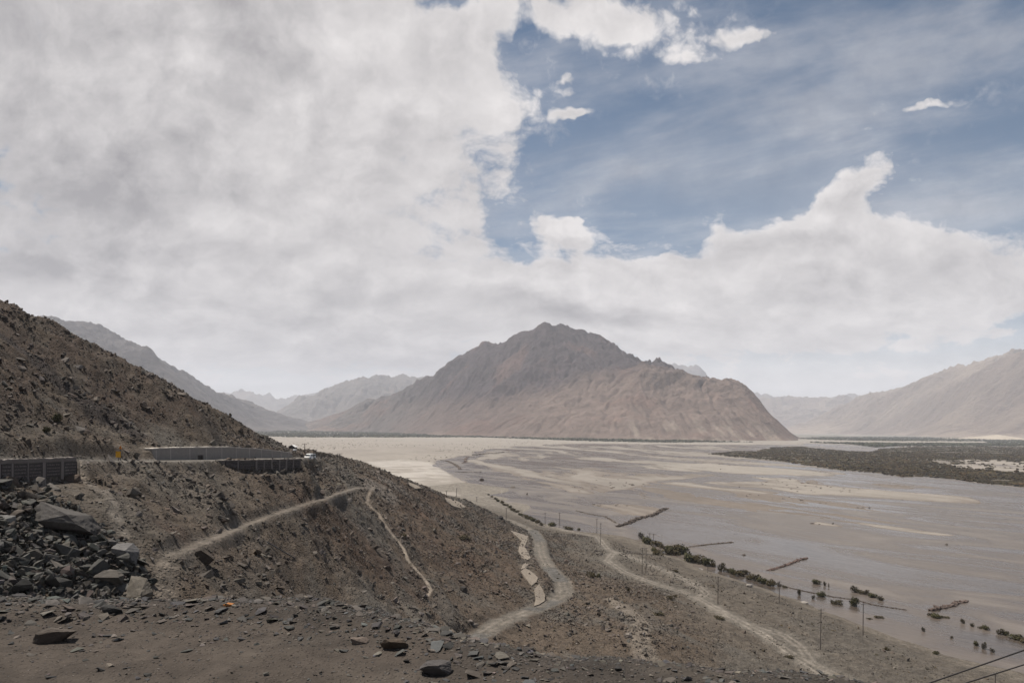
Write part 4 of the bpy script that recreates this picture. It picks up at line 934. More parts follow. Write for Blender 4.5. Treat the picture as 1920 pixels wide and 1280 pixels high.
revet([(834,934),(852,938),(866,944),(873,951),(864,954),(848,949),(836,941)], 'far curved pale masonry wall near the plain, left of the upper poles')
revet([(766,905),(780,910),(790,916),(778,917),(766,911)], 'small far pale masonry wall at the skyline of the spur')
# groynes of piled stone in the river
def groyne(px_pts, width, height, label, c=(0.13,0.105,0.09), seed=0):
    rg_ = np.random.default_rng(seed); P3 = [flat(*q) for q in px_pts]; Vs, Fs, Cs = [], [], []; base = 0
    for i in range(len(P3)-1):
        L_ = np.linalg.norm(P3[i+1]-P3[i]); n = int(max(4, L_/(width*0.28)))
        for k in range(n):
            for m_ in range(3):
                t = (k+rg_.random())/n; q = P3[i]+(P3[i+1]-P3[i])*t + np.array([rg_.normal()*width*0.22, rg_.normal()*width*0.22, height*rg_.uniform(-0.1, 0.35)])
                v, f = small[rg_.integers(0, 6)]; s_ = width*rg_.uniform(0.22, 0.45); v = (v*s_*np.array([1, 1, height/width*1.6]))@rotm(1, rg_, 0.3)[0].T+q
                Vs.append(v); Fs.append(f+base); base += len(v); Cs.append(np.tile(np.array(c)*0.62*rg_.uniform(0.7, 1.35), (len(v), 1)))
    o = mesh_np('stone_groyne', np.concatenate(Vs), np.concatenate(Fs), m_rock, False, np.concatenate(Cs)); tag(o, label, 'groyne', 'stone groynes in the river'); return o
groyne([(1158,987),(1178,980),(1200,971),(1222,966),(1235,960),(1249,953)], 3.4, 1.6, 'longest brown stone groyne, bent and jutting into the river left of the bushes', (0.10,0.078,0.066), 1)
groyne([(1292,1025),(1320,1021),(1350,1018),(1374,1016)], 1.4, 0.6, 'thin straight groyne reaching out behind the largest bushes', (0.15,0.12,0.10), 2)
groyne([(1443,1069),(1462,1063),(1482,1056),(1500,1049),(1512,1046)], 1.8, 0.8, 'reddish broken groyne in mid river right of the row of bushes', (0.14,0.095,0.082), 3)
groyne([(1743,1144),(1762,1140),(1782,1136),(1798,1129),(1812,1127)], 2.1, 1.1, 'brown groyne near the right edge with a bush at its foot', (0.12,0.088,0.075), 4)
groyne([(888,853),(905,851),(925,850),(945,848)], 7, 2.2, 'far short dark groyne at the top of the mud flats', (0.14,0.115,0.10), 5)
groyne([(826,863),(838,864),(848,868),(857,873),(863,879)], 4, 1.6, 'far curved groyne at the edge of the pale gravel', (0.15,0.12,0.10), 6)
groyne([(855,885),(880,884.5),(902,884.5)], 2.5, 0.9, 'far thin straight groyne beyond the two dark islets', (0.16,0.135,0.115), 7)
groyne([(868,868),(874,866),(872,861),(877,857)], 4, 1.6, 'far hooked groyne on the mud flats', (0.17,0.13,0.11), 8)
groyne([(1462,1097),(1500,1106),(1560,1118),(1605,1124),(1640,1134),(1700,1143)], 0.7, 0.35, 'long thin stone line awash among the flooded bushes', (0.11,0.09,0.08), 9)
groyne([(1080,957),(1100,962),(1135,968),(1155,980)], 1.6, 0.5, 'low curved stone rim around the sandy cove', (0.15,0.125,0.105), 10)
def islet(px, py, wpx, hpx, label, c):
    p_ = flat(px, py); v, f = rock(2, int(px), 5, (1, 0.8, 1), 0.05); r_ = wpx*p_[1]/F/2
    o = mesh_np('river_boulder', v*np.array([r_, r_, hpx*p_[1]/F])+0, f, m_rock, False, np.tile(np.array([c]), (len(v), 1))); o.location = p_; tag(o, label, 'boulder'); return o
islet(903, 900, 10, 4.5, 'dark round islet rock on the far mud flat', (0.08,0.065,0.055)); islet(963, 914, 12, 4, 'low dark mound nearer the bank than the round islet rock', (0.09,0.075,0.06)); islet(988, 927, 3, 4, 'tiny dark stump standing in the mud flat', (0.06,0.05,0.045))
islet(1386, 913, 3, 2, 'single black boulder on the far sand bars', (0.06,0.05,0.045)); islet(1775, 1021, 6, 3, 'small dark boulder in the open river at right', (0.07,0.06,0.05)); islet(1395, 1040, 9, 2.5, 'small dark boulder in the channel beyond the bushes', (0.08,0.065,0.055))

# ------------------------------------------------------------------ plants
m_leaf, b = matbase('scrub_leaves', 0.9, 0.1)
nt.links.new(ATTR(), b.inputs['Base Color'])
m_stem = plain_mat('stems', (0.09,0.065,0.045), 0.2)
def bush_proto(seed, w_=1.0, h_=1.0, n=420, spiky=0.0, c0=(0.055,0.05,0.026)):
    rg_ = np.random.default_rng(seed); Vs, Cs = [], []
    nl = 7; cen = np.c_[rg_.normal(size=nl)*0.32*w_, rg_.normal(size=nl)*0.30*w_, rg_.uniform(0.25, 0.62, nl)*h_]; rad = rg_.uniform(0.28, 0.48, nl)
    for _ in range(n):
        k = rg_.integers(0, nl); d_ = rg_.normal(size=3); d_ /= np.linalg.norm(d_); r_ = rad[k]*rg_.uniform(0.6, 1.08)
        p_ = cen[k]+d_*r_*np.array([w_, w_, h_*0.9]); 
        if p_[2] < 0.02: p_[2] = rg_.uniform(0.02, 0.15)
        s_ = rg_.uniform(0.05, 0.12); u_ = rg_.normal(size=3); u_ /= np.linalg.norm(u_); v_ = np.cross(u_, d_+rg_.normal(size=3)*0.4); v_ /= np.linalg.norm(v_)+1e-6
        if spiky: u_ = np.array([d_[0]*0.5, d_[1]*0.5, 1.0]); u_ = u_*spiky
        Vs += [p_-u_*s_-v_*s_*0.5, p_+v_*s_*0.6-u_*0.2*s_, p_+u_*s_*1.1, p_-v_*s_*0.6+u_*0.2*s_]
        c_ = np.array(c0)*rg_.uniform(0.6, 1.6); Cs += [c_]*4
    return np.array(Vs), np.arange(len(Vs)).reshape(-1, 4), np.array(Cs)
def stems_proto(seed, h_=0.8, n=8):
    rg_ = np.random.default_rng(seed); V_, F_ = [], []
    for _ in range(n):
        a = rg_.uniform(0, 6.28); e_ = np.array([math.cos(a)*0.3, math.sin(a)*0.3, h_*rg_.uniform(0.5, 0.8)]); r_ = 0.018; b0 = len(V_)
        for (q, rr) in ((np.zeros(3), r_), (e_*0.5+[0, 0, .05], r_*0.8), (e_, r_*0.4)):
            for k in range(4): V_.append(q+rr*np.array([math.cos(k*1.57), math.sin(k*1.57), 0]))
        for s_ in range(2):
            for k in range(4): F_.append((b0+s_*4+k, b0+s_*4+(k+1) % 4, b0+s_*4+4+(k+1) % 4, b0+s_*4+4+k))
    return V_, F_
BP = []
for k, (w_, h_, n, sp_, c0) in enumerate([(1, 1, 520, 0, (0.050,0.047,0.024)), (1, 1, 460, 0, (0.062,0.050,0.027)), (1.1, 0.8, 420, 0, (0.052,0.044,0.026)), (0.8, 1.1, 260, 1.2, (0.058,0.050,0.030)), (1.2, .7, 300, 0, (0.075,0.060,0.034))]):
    v, f, c_ = bush_proto(700+k, w_, h_, n, sp_, c0); r_ = empty('bush', (0, 0, -500))
    mesh_np('foliage', v, f, m_leaf, False, c_, parent=r_); v, f = stems_proto(720+k, h_); mesh_np('stems', v, f, m_stem, parent=r_); BP.append(r_)
def bush(px, py, wpx, hpx, k, label, group=None, cat='bush'):
    p_ = hit(px, py, 60, 700)
    o = copy_tree(BP[k]); s_ = wpx*p_[1]/F/1.45; o.location = (p_[0], p_[1], p_[2]-0.05); o.scale = (s_, s_, hpx*p_[1]/F/(1.0, 1.0, .85, 1.15, .75)[k]); o.rotation_euler = (0, 0, (px*7.3) % 6.28); tag(o, label, cat, group); return o
g1, g2, g3 = 'bushes along the river bank', 'bushes standing in the flood water', 'scrub on the far shoreline'
for i, (px, py, w_, h_) in enumerate([(916,928,5,4),(922,932,6,4),(928,936,7,5),(934,940,8,6),(941,943,9,6),(948,948,10,6),(955,952,10,6),(962,957,12,6),(969,960,10,6),(977,966,12,6),(985,970,14,7),(993,973,14,8),(1001,977,15,9),(1008,980,12,7),(1014,984,9,6),(1086,993,8,4)]):
    bush(px, py, w_, h_, i % 3, 'small dark bush in the thin row along the far shoreline', g3)
bush(1037, 986, 19, 9, 0, 'dark low bush on the bank between the two far power poles'); bush(1064, 992, 18, 7, 2, 'flat dark bush just right of the far power poles')
named = [(1202,1010,16,14,3,'spiky bush with a tall tip at the start of the river bushes'),(1216,1019,26,16,0,None),(1232,1024,24,13,1,None),(1243,1028,16,9,2,None),(1234,1041,22,14,1,None),(1228,1034,16,10,0,None),
 (1255,1036,28,18,0,None),(1270,1036,34,20,1,'largest rounded bush mass beside the shallow backwater'),(1284,1037,26,19,0,None),(1262,1040,28,14,2,None),
 (1296,1053,30,20,0,'tall olive bush right of the backwater'),(1308,1054,26,18,1,None),(1328,1060,26,20,0,'dark round bush behind a leaning pole'),(1317,1058,20,13,2,None),(1338,1062,12,9,1,None),
 (1353,1070,22,17,3,'pointed bush between the round one and the low row'),(1366,1073,14,10,2,None),(1376,1076,18,13,0,None),(1386,1079,20,12,1,None),(1398,1076,20,11,2,None),(1408,1085,22,11,1,None),(1420,1089,20,15,3,None),(1432,1093,24,14,0,None),(1445,1097,20,13,1,None),(1460,1099,12,8,3,None),(1470,1101,10,5,2,None)]
for (px, py, w_, h_, k, lb) in named:
    bush(px, py, w_, h_, k, lb or 'dark olive bush crowded into the hedge like row on the near river bank', None if lb else g1)
fl = [(1531,1094,18,11,0,'round bush alone in the water above the flooded row'),(1546,1098,7,10,3,None),(1554,1101,4,9,3,None),(1499,1115,11,13,3,'upright bush in shallow water at the left of the flooded bushes'),(1541,1118,20,11,0,'low spreading bush on the thin stone line in the water'),(1525,1122,9,8,3,None),
 (1567,1131,19,9,2,None),(1560,1129,9,6,3,None),(1600,1135,20,21,0,'tallest round bush standing in the flood water'),(1602,1110,20,14,3,None),(1612,1112,18,9,2,None),(1624,1114,18,10,3,None),(1636,1119,18,10,0,None),(1650,1125,18,9,3,None),
 (1757,1158,22,9,0,'low bush at the landward foot of the right groyne'),(1745,1153,12,7,2,None),(1773,1158,16,4,2,None),(1805,1168,11,10,3,None),(1822,1174,12,7,3,None),(1838,1177,12,5,2,None),(1850,1180,15,10,0,None),(1876,1189,20,12,3,None),(1884,1190,14,10,0,None),(1903,1198,26,12,0,None),(1925,1204,26,12,1,None),
 (1831,1210,11,11,0,None),(1845,1216,12,15,3,None),(1861,1222,13,8,3,None),(1731,1183,9,9,3,None),(1784,1196,9,5,3,None),(1650,1158,16,5,2,None),(1632,1160,10,3,2,None)]
for (px, py, w_, h_, k, lb) in fl: bush(px, py, w_, h_, k, lb or 'small dark bush standing in the brown flood water', None if lb else g2)
lone = [(1754,1226,14,9,0,'round dry bush alone on the gravel terrace at right'),(1660,1217,12,6,2,'flat dark bush on the terrace near the tallest pole pair'),(1108,1082,18,13,1,'yellow brown bush on the slope right of the road bend'),(1123,1083,10,10,0,'dark bush touching the yellow brown one on the slope'),
 (1179,1110,10,12,3,'upright dry bush on the rim above the dirt track'),(1256,1123,12,9,1,'bush on the pale gravel left of the dirt track'),(1265,1118,8,5,2,'tiny bush right beside the gravel bush'),(1267,982+90,8,6,2,'small bush on the terrace below the double pole'),(757,1006,12,7,1,'round brown bush just right of the bright footpath'),(1480,1232,14,7,2,'rusty dry bush near the foot of the dirt track'),(86,810,16,14,0,'green bush on the pale cut face of the left hill'),(105,790,22,20,0,'dark bush in the shadow of the left hill outcrop'),(1238,1153,20,7,2,'sprawling dry shrub on the lower slope'),(1347,1160,18,7,2,'rust coloured dry shrub beside the track fork'),(866,1010,24,9,2,'rusty low shrub on the brown slope')]
for (px, py, w_, h_, k, lb) in lone: bush(px, py, w_, h_, k, lb)
for r_ in BP:
    for ch in list(r_.children): bpy.data.objects.remove(ch)
    bpy.data.objects.remove(r_)
# power poles, each measured from its foot and its top in the photo
m_pole = plain_mat('weathered_pole', (0.10,0.085,0.075), 0.3, 2.0); m_arm = plain_mat('cross_arm', (0.085,0.075,0.07), 0.2, 2.0); m_ins = plain_mat('insulator', (0.30,0.28,0.27), 0.1)
def cyl(name, a, b_, r0, r1, mat, parent=None, n=10):
    a, b_ = np.array(a, float), np.array(b_, float); d_ = b_-a; d_ /= np.linalg.norm(d_); u_ = np.cross(d_, [0.3, 1, 0.2]); u_ /= np.linalg.norm(u_); v_ = np.cross(d_, u_)
    V_ = [q+r_*(u_*math.cos(t)+v_*math.sin(t)) for q, r_ in ((a, r0), (b_, r1)) for t in np.arange(n)*2*math.pi/n]
    F4 = [(k, (k+1) % n, n+(k+1) % n, n+k) for k in range(n)]
    bm = bmesh.new(); vs = [bm.verts.new(q) for q in V_]
    for f in F4: bm.faces.new([vs[k] for k in f])
    bm.faces.new(vs[:n][::-1]); bm.faces.new(vs[n:]); bmesh.ops.recalc_face_normals(bm, faces=bm.faces)
    me = bpy.data.meshes.new(name); bm.to_mesh(me); bm.free(); me.materials.append(mat); o = bpy.data.objects.new(name, me); C.objects.link(o)
    if parent: o.parent = parent
    return o
def boxm(name, lo, hi, mat, parent=None, rz=0.0, bev=0.0):
    bm = bmesh.new(); bmesh.ops.create_cube(bm, size=1); lo, hi = np.array(lo, float), np.array(hi, float)
    for v in bm.verts: v.co = Vector((lo+hi)/2+np.array(v.co)*(hi-lo))
    if bev: bmesh.ops.bevel(bm, geom=bm.edges, offset=bev, segments=2, affect='EDGES')
    me = bpy.data.meshes.new(name); bm.to_mesh(me); bm.free(); me.materials.append(mat); o = bpy.data.objects.new(name, me); C.objects.link(o)
    if parent: o.parent = parent
    return o
def pole(px, ptop, pbase, label, arms=1, lean=0.0, group=None, D=None, rz=0.35):
    p_ = hit(px, pbase, 60) if D is None else un(px, pbase, D); h_ = (pbase-ptop)*p_[1]/F; r_ = empty('power_pole', p_, rz+0.2*math.sin(px)); tag(r_, label, 'pole', group)
    r0 = max(0.13, p_[1]*0.00042); ln = lean*h_
    cyl('shaft', (0, 0, -0.5), (ln, 0, h_), r0, r0*0.75, m_pole, r_)
    for k in range(arms):
        z_ = h_*0.965-k*0.9; cyl('cross_arm', (-0.85+ln, 0.02, z_), (0.85+ln, 0.02, z_), r0*0.55, r0*0.55, m_arm, r_, 6)
    for q in (-0.75, 0.0, 0.75):
        cyl('insulator', (q+ln, 0.02, h_*0.965+0.05), (q+ln, 0.02, h_*0.965+0.34), r0*0.42, r0*0.30, m_ins, r_, 6)
    return r_
pole(588, 843, 883, 'tall pole in front of the parked van on the road bend'); pole(632, 853, 884, 'pole with cross arm on the slope right of the road bend')
pole(571, 832, 850, 'thin far pole standing right of the little hut', arms=1); pole(637, 850, 863, 'short looking far pole just behind the slope crest')
pole(764, 896, 907, 'smallest pole at the crest above the far pale wall'); pole(856, 915, 932, 'pole above the far curved pale wall'); pole(837, 920, 928, 'faint small pole left of the one above the curved wall')
pole(894, 931, 940, 'faint tiny pole on the track beyond the spur'); pole(949, 952, 975, 'slim pole on the river track left of the small bank bushes')
pole(1022, 961, 984, 'pole left of the dark low bush on the bank'); pole(1049, 961, 985, 'pole between the dark low bush and the flat bush')
pole(1119, 972, 1001, 'pole beside the track, left of a nearly touching pair', arms=1); pole(1126, 980, 1021, 'nearer pole of the nearly touching pair by the track')
pole(1204, 1026, 1075, 'left pole of the tall double pole on the terrace', arms=2); pole(1211, 1026, 1075, 'right pole of the tall double pole on the terrace', arms=2)
pole(1218, 999, 1016, 'left pole of the far double pole among the first river bushes'); pole(1225, 1000, 1018, 'right pole of the far double pole among the first river bushes')
pole(1327, 1059, 1073, 'short pole in front of the round dark bush'); pole(1346, 1080, 1132, 'tall single pole standing where two tracks fork')
pole(1461, 1089, 1130, 'pole at the water edge below the hedge like bushes', arms=2); pole(1538, 1140, 1217, 'nearest tall pole, with a stone at its foot, by the track bend', lean=0.01, arms=2)
pole(1618, 1130, 1191, 'tall pole at the shore under the tallest flooded bush', arms=1); pole(1866, 1262, 1284, 'pole cut off by the bottom edge near the cables')
# thick cables rising across the lower right corner, anchored in the roadside bank
m_cable = plain_mat('black_cable', (0.02,0.018,0.018), 0.1, 2.0, 0.5)
def cable(pts_, r_, label):
    cu = bpy.data.curves.new('cable', 'CURVE'); cu.dimensions = '3D'; cu.bevel_depth = r_; cu.bevel_resolution = 3; cu.use_fill_caps = True
    sp_ = cu.splines.new('POLY'); sp_.points.add(len(pts_)-1)
    for k, q in enumerate(pts_): sp_.points[k].co = (*q, 1)
    tmp = bpy.data.objects.new('cable', cu); C.objects.link(tmp); dg = bpy.context.evaluated_depsgraph_get()
    me = bpy.data.meshes.new_from_object(tmp.evaluated_get(dg)); bpy.data.objects.remove(tmp); me.materials.clear(); me.materials.append(m_cable)
    o = bpy.data.objects.new('cable', me); C.objects.link(o); tag(o, label, 'cable'); return o
def sagging(a, b_, sag, n=30): 
    return [a+(b_-a)*(k/n)-np.array([0, 0, sag*4*(k/n)*(1-k/n)]) for k in range(n+1)]
cable(sagging(un(1500, 1362, 9.0), un(2330, 1072, 9.0), 0.02), 0.0095, 'upper of the two black cables crossing the lower right corner')
cable(sagging(un(1560, 1357, 9.2), un(2330, 1112, 9.2), 0.02), 0.0085, 'lower of the two black cables crossing the lower right corner')
m_pipe = plain_mat('iron_pipe', (0.085,0.08,0.078), 0.3, 2.0, 0.6)
pa, pb = hit(500, 1017), hit(553, 1047); o = cyl('pipe', pa+np.array([0, 0, .10]), pb+np.array([0, 0, .10]), 0.11, 0.11, m_pipe); tag(o, 'thin dark iron pipe lying down the slope below the rubble bench', 'pipe')
# road signs
m_yel = plain_mat('yellow_sign_paint', (0.62,0.33,0.03), 0.15, 2.0, 0.6); m_or = plain_mat('orange_sign_paint', (0.50,0.17,0.02), 0.15, 2.0, 0.6); m_post = plain_mat('sign_post', (0.05,0.045,0.045), 0.2)
def at_road(px, D, off):                     # a point of the road bench seen in that direction
    x, z = ray(px, 862); return np.array([x*D, D, float(bil(GZ, np.array([x*D]), np.array([D]))[0])])
p_ = at_road(221.5, 107.5, 0); sc_ = p_[1]/F; zf = lambda py: un(221, py, p_[1])[2]-p_[2]
s1 = empty('road_sign', p_, -0.25); tag(s1, 'square yellow road sign on a short dark post beside the road', 'sign')
cyl('post', (0.02, 0.06, -0.4), (0.02, 0.06, zf(850)), 0.05, 0.05, m_post, s1, 8); boxm('sign_board', (-5.6*sc_, -0.02, zf(857)), (5.6*sc_, 0.02, zf(846)), m_yel, s1, bev=0.008)
p2 = at_road(225.6, 109.5, 0); zf2 = lambda py: un(225, py, p2[1])[2]-p2[2]; s2 = empty('warning_sign', p2, -0.25); tag(s2, 'small orange triangular warning sign above the square yellow sign', 'sign')
cyl('post', (0, 0.05, -0.4), (0, 0.05, zf2(838)), 0.05, 0.05, m_post, s2, 8)
w3 = 3.3*p2[1]/F; mesh_np('sign_board', [(-w3,-.03,zf2(841.5)),(w3,-.03,zf2(841.5)),(0,-.03,zf2(834.8)),(-w3,.02,zf2(841.5)),(w3,.02,zf2(841.5)),(0,.02,zf2(834.8))], [(0,1,2),(3,5,4),(0,3,4),(0,4,1),(1,4,5),(1,5,2),(2,5,3),(2,3,0)], m_or, parent=s2)
# two drums
m_drum = plain_mat('dark_drum_paint', (0.045,0.04,0.038), 0.3, 3.0, 0.6)
def drum(px, py, D, label):
    r_ = empty('oil_drum', un(px, py, D)); tag(r_, label, 'drum'); bm = bmesh.new(); n = 18; prof = [(0.27,0),(0.29,0.02),(0.28,0.05),(0.28,0.30),(0.295,0.32),(0.28,0.34),(0.28,0.58),(0.295,0.60),(0.28,0.62),(0.28,0.86),(0.29,0.89),(0.27,0.89)]
    rings = [[bm.verts.new((q*math.cos(6.283*k/n), q*math.sin(6.283*k/n), z_)) for k in range(n)] for q, z_ in prof]
    for a, b_ in zip(rings[:-1], rings[1:]):
        for k in range(n): bm.faces.new((a[k], a[(k+1) % n], b_[(k+1) % n], b_[k]))
    bm.faces.new(rings[0][::-1]); me = bpy.data.meshes.new('drum_body'); bm.to_mesh(me); bm.free(); me.materials.append(m_drum); o = bpy.data.objects.new('drum_body', me); C.objects.link(o); o.parent = r_
    cyl('drum_lid', (0, 0, 0.84), (0, 0, 0.86), 0.272, 0.272, m_drum, r_, 18)
drum(373.4, 861.3, 138, 'left of two dark oil drums on the road shoulder'); drum(378.6, 861.0, 138.4, 'right of two dark oil drums on the road shoulder')
# vehicles
m_white = plain_mat('white_paint', (0.70,0.70,0.69), 0.06, 1.5, 0.35, 0.5); m_glass = plain_mat('dark_glass', (0.02,0.022,0.025), 0.1, 1.0, 0.08, 0.6); m_tyre = plain_mat('tyre', (0.025,0.024,0.023), 0.2, 5.0, 0.9); m_rim = plain_mat('rim', (0.35,0.35,0.34), 0.1, 3.0, 0.4); m_lamp = plain_mat('lamp_glass', (0.6,0.58,0.5), 0.05, 3.0, 0.1)
def van(loc, rz, L, W, H, label, name='parked_van'):
    r_ = empty(name, loc, rz); tag(r_, label, 'van'); bm = bmesh.new(); z0 = 0.32
    prof = [(-L/2, z0), (-L/2+0.02, H*0.62), (-L/2+0.22, H*0.97), (-L/2+0.5, H), (L*0.20, H), (L*0.31, H*0.93), (L*0.41, H*0.60), (L/2-0.05, H*0.50), (L/2, H*0.36), (L/2, z0)]
    def wd_(z_): return W/2*(1.0 if z_ < H*0.55 else 1.0-0.16*(z_-H*0.55)/(H*0.45))
    ls = [bm.verts.new((x, -wd_(z_), z_)) for x, z_ in prof]; rs = [bm.verts.new((x, wd_(z_), z_)) for x, z_ in prof]; n = len(prof)
    bm.faces.new(ls[::-1]); bm.faces.new(rs)
    for k in range(n): bm.faces.new((ls[k], ls[(k+1) % n], rs[(k+1) % n], rs[k]))
    bmesh.ops.recalc_face_normals(bm, faces=bm.faces); bmesh.ops.bevel(bm, geom=bm.edges, offset=0.05, segments=2, affect='EDGES')
    me = bpy.data.meshes.new('body'); bm.to_mesh(me); bm.free(); me.materials.append(m_white); o = bpy.data.objects.new('body', me); C.objects.link(o); o.parent = r_
    for sg in (-1, 1):
        for (a, b_) in ((-0.44, -0.24), (-0.22, -0.02), (0.0, 0.20)):
            y0, y1 = sg*(wd_(H*0.60)+0.004), sg*(wd_(H*0.88)+0.004); q = [(a*L, y0, H*0.60), (b_*L, y0, H*0.60), (b_*L, y1, H*0.87), (a*L, y1, H*0.87)]; q2 = [(x, y-sg*0.03, z_) for x, y, z_ in q]
            mesh_np('window', q+q2, [(0,1,2,3),(7,6,5,4),(0,4,5,1),(1,5,6,2),(2,6,7,3),(3,7,4,0)], m_glass, parent=r_)
    fw = W*0.40; mesh_np('windscreen', [(L*0.405,-fw,H*0.63),(L*0.405,fw,H*0.63),(L*0.325,fw*0.93,H*0.90),(L*0.325,-fw*0.93,H*0.90),(L*0.43,-fw,H*0.63),(L*0.43,fw,H*0.63),(L*0.345,fw*0.93,H*0.91),(L*0.345,-fw*0.93,H*0.91)], [(4,5,6,7),(3,2,1,0),(0,1,5,4),(1,2,6,5),(2,3,7,6),(3,0,4,7)], m_glass, parent=r_)
    for sx in (-0.30, 0.32):
        for sg in (-1, 1):
            t_ = cyl('wheel', (sx*L, sg*(W/2-0.16), 0.33), (sx*L, sg*(W/2+0.03), 0.33), 0.33, 0.33, m_tyre, r_, 18); cyl('rim', (sx*L, sg*(W/2+0.025), 0.33), (sx*L, sg*(W/2+0.045), 0.33), 0.19, 0.19, m_rim, t_, 14)
    for sg in (-1, 1): boxm('headlight', (L/2-0.03, sg*W*0.36-0.14, H*0.37), (L/2+0.02, sg*W*0.36+0.14, H*0.46), m_lamp, r_)
    boxm('bumper', (L/2-0.05, -W/2+0.05, z0-0.02), (L/2+0.08, W/2-0.05, z0+0.20), m_drum, r_, bev=0.02)
    return r_
pv_ = hit(581.5, 861.5, 170); print('van', pv_)
van(pv_, R(-105), 3.5, 1.5, 1.6, 'white van with dark windows driving round the far road bend')
pv2 = un(548.5, 852.5, 232.0); z_t = float(bil(GZ, np.array([pv2[0]]), np.array([pv2[1]]))[0]); print('van2', pv2, z_t)
van((pv2[0], pv2[1], min(pv2[2], z_t) if abs(z_t-pv2[2]) < 1.2 else pv2[2]), R(-95), 3.9, 1.6, 1.9, 'white vehicle half hidden at the foot of the hill below the hut', 'jeep')
# hut on the knoll
m_tin = plain_mat('tin_roof', (0.62,0.60,0.59), 0.15, 1.5, 0.5); m_hut = plain_mat('dark_hut_wall', (0.06,0.052,0.05), 0.4, 1.0)
ph = hit(546.8, 841.0, 215); print('hut', ph); q_ = ph[1]/F; hw, hh_ = 6.6*q_, 6.8*q_
hu = empty('hut', ph, R(-12)); tag(hu, 'small dark hut with pale tin gable roof on the knoll beyond the hill', 'hut')
bm = bmesh.new(); W_, Dp, e_, g_ = hw, hw*1.3, hh_*0.55, hh_*0.97; vs = [bm.verts.new(v) for y in (0, Dp) for v in ((-W_, y, -1), (W_, y, -1), (W_, y, e_*0.8), (0.1*W_, y, g_), (-W_, y, e_))]
bm.faces.new(vs[:5]); bm.faces.new(vs[5:][::-1])
for k in range(5): bm.faces.new((vs[k], vs[5+k], vs[5+(k+1) % 5], vs[(k+1) % 5]))
bmesh.ops.recalc_face_normals(bm, faces=bm.faces); me = bpy.data.meshes.new('hut_walls'); bm.to_mesh(me); bm.free(); me.materials.append(m_hut); o = bpy.data.objects.new('hut_walls', me); C.objects.link(o); o.parent = hu
ov, th = 0.12*W_, 0.06*W_
V_ = []; 
for y in (-ov, Dp+ov):
    for (x, z_) in ((-W_*1.12, e_*0.93), (0.1*W_, g_+0.02), (W_*1.12, e_*0.72)): V_ += [(x, y, z_+0.03), (x, y, z_+0.03+th)]
mesh_np('roof', V_, [(1,7,9,3),(3,9,11,5),(0,2,8,6),(2,4,10,8),(0,1,3,2),(2,3,5,4),(6,8,9,7),(8,10,11,9),(0,6,7,1),(4,5,11,10)], m_tin, parent=hu)
boxm('door', (-0.25*W_, -0.03, -0.2), (0.15*W_, 0.0, e_*0.75), m_glass, hu)
# pale sand dune at the foot of the right hand range
dcx, dcy = un(1862, 821, 5600)[:2]; xs_ = np.linspace(-330, 330, 90); ys_ = np.linspace(-260, 420, 60); DX, DY = np.meshgrid(xs_, ys_, indexing='ij')
ridge_ = np.interp(DX, [-330, -120, 60, 150, 330], [0, 14, 42, 30, 0]); DZ = ridge_*np.clip(1-np.abs(DY-40)/np.where(DY < 40, 280, 380), 0, 1)+fbm(DX/90, DY/90, 4, 900)*3-1.5
dc = np.tile(np.array((0.36, 0.31, 0.25)), (DX.size, 1)); du = mesh_np('sand_dune', np.stack([DX+dcx, DY+dcy, DZ+0.8], -1).reshape(-1, 3), grid_faces(*DX.shape)[:, ::-1], m_far, True, dc); tag(du, kind='structure')
# scrubland and tree belts : uncountable
blobp = [(ICO[0][0]*np.array([1, 1, 0.62])*(1+0.0), ICO[0][1])]
blobp = []
for k in range(5):
    r2_ = np.random.default_rng(800+k); v = ICO[0][0]*(1+r2_.normal(size=(12, 1))*0.22)*np.array([1, 1, 0.55]); blobp.append((v, ICO[0][1]))
def cover_(name, mask, n, smin, smax, cs, label, cat, thr=None, seed=1, zoff=0.0, squash=None, clump=40, lim=None):
    rg_ = np.random.default_rng(seed); ok = np.argwhere(mask > 0.5)
    id_ = ok[rg_.integers(0, len(ok), n*3)]; fx = FX[id_[:, 0], id_[:, 1]]; fy = FY[id_[:, 0], id_[:, 1]]
    dyy = np.gradient(bd)[id_[:, 1]]; fy2 = fy+(rg_.random(len(fy))-0.5)*dyy*1.0; fx2 = fx*fy2/fy+(rg_.random(len(fy))-0.5)*fy*(ba[1]-ba[0])
    cn = fbm(fx2/clump, fy2/clump, 4, seed+40)
    if thr is not None: k = cn > thr; fx2, fy2, cn, id_ = fx2[k], fy2[k], cn[k], id_[k]
    fx2, fy2, cn, id_ = fx2[:n], fy2[:n], cn[:n], id_[:n]
    z_ = EZ[id_[:, 0], id_[:, 1]]+zoff; s_ = rg_.uniform(smin, smax, len(fx2))*(0.8+0.4*cn)
    return scatter(name, np.c_[fx2, fy2, z_], s_, tints(len(fx2), cs, rg_, 0.35)*(1+0.8*cn[:, None]), blobp, m_leaf, label, cat, tilt=0.25, sink=0.30, seed=seed, squash=squash)
cover_('scrubland', veg, 26000, 1.5, 3.4, [(0.060,0.048,0.024), (0.045,0.040,0.021), (0.080,0.054,0.028), (0.052,0.043,0.028), (0.075,0.058,0.034)], 'dark olive scrub covering the long flat island at right', 'scrub', -0.42, 61, clump=60)
cover_('tree_belt', strip, 17000, 4.5, 9.0, [(0.055,0.06,0.035), (0.065,0.062,0.04), (0.05,0.055,0.035)], 'dark green belt of trees at the foot of the mountain', 'trees', -0.5, 62, clump=150)
cover_('dry_shrubs', (dry > 0.5) & (white < 0.05) & (FY > 900) & (FY < 3000), 900, 0.8, 1.8, [(0.10,0.085,0.06), (0.13,0.105,0.08)], 'scattered tiny shrubs dotting the pale gravel plain', 'shrubs', 0.0, 63, clump=300)
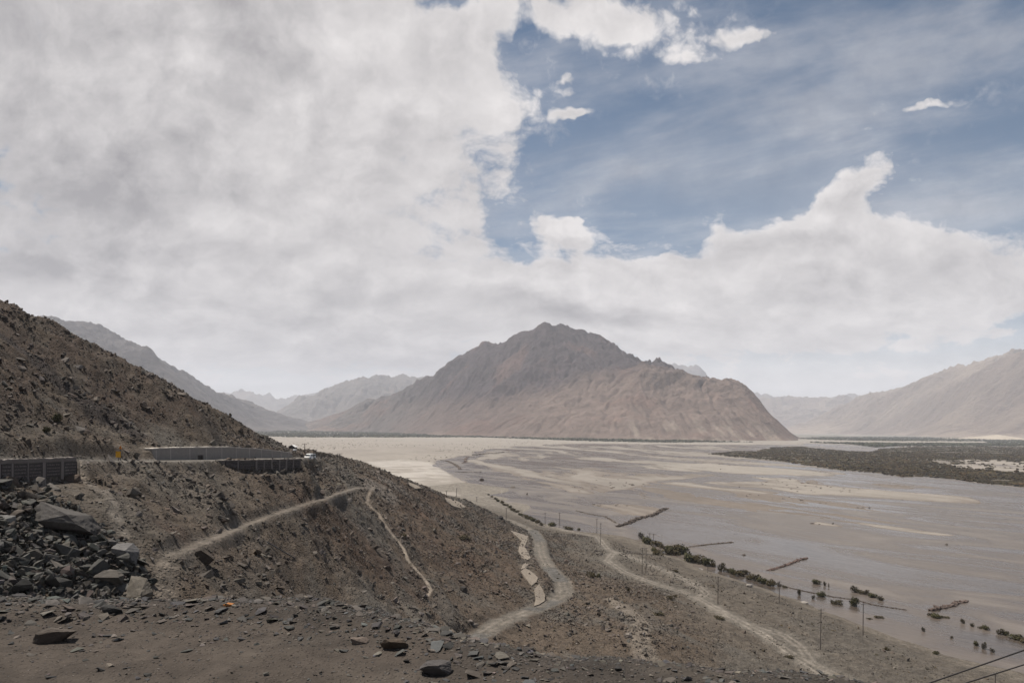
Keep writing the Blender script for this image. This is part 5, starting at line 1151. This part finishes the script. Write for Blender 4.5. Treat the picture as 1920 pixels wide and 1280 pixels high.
cover_('driftwood', (E > 0.02) & (E < 0.5) & (FY < 1500) & (dry < 0.5) & (veg < 0.5) & (white < 0.5), 200, 0.5, 1.3, [(0.09,0.07,0.06), (0.12,0.10,0.085)], 'scattered driftwood and stones stranded on the mud bars', 'debris', 0.05, 64, clump=60, squash=np.array([1.6, 0.8, 0.6]))
# dry tufts on the terrace
n_ = 2600; a_ = rg.uniform(0.0, 0.9, n_); y_ = np.sqrt(rg.uniform(145**2, 420**2, n_)); x_ = a_*y_; z_ = bil(GZ, x_, y_); ok = (z_ > 0.5) & (z_ < 12) & (fbm(x_/14, y_/14, 4, 331) > 0.12) & (polydist(x_, y_, track1)[0] > 2.5) & (polydist(x_, y_, track3)[0] > 2.5)
x_, y_, z_ = x_[ok], y_[ok], z_[ok]
scatter('dry_tufts', np.c_[x_, y_, z_], rg.uniform(0.12, 0.42, len(x_)), tints(len(x_), [(0.10,0.085,0.06), (0.14,0.115,0.08), (0.085,0.075,0.06), (0.17,0.13,0.08)], rg), blobp, m_leaf, 'dry brown tufts scattered over the gravel terrace', 'tufts', seed=33)
# ------------------------------------------------------------------ the air
mh = bpy.data.materials.new('haze'); mh.use_nodes = True; nt = mh.node_tree; nt.nodes.clear()
pv = N('ShaderNodeVolumePrincipled'); pv.inputs['Color'].default_value = (0.86, 0.90, 1.0, 1); pv.inputs['Density'].default_value = 4.8e-5; pv.inputs['Anisotropy'].default_value = 0.0
oo = N('ShaderNodeOutputMaterial'); nt.links.new(pv.outputs[0], oo.inputs['Volume'])
x0, x1, y0, y1, z0, z1 = -31000, 31000, -1500, 27000, -60, max(o.dimensions.z+o.bound_box[0][2] for o in C.objects if o.type == 'MESH')+25
hz = mesh_np('haze', [(x0,y0,z0),(x1,y0,z0),(x1,y1,z0),(x0,y1,z0),(x0,y0,z1),(x1,y0,z1),(x1,y1,z1),(x0,y1,z1)], [(0,3,2,1),(4,5,6,7),(0,1,5,4),(1,2,6,5),(2,3,7,6),(3,0,4,7)], mh)
tag(hz, kind='stuff')
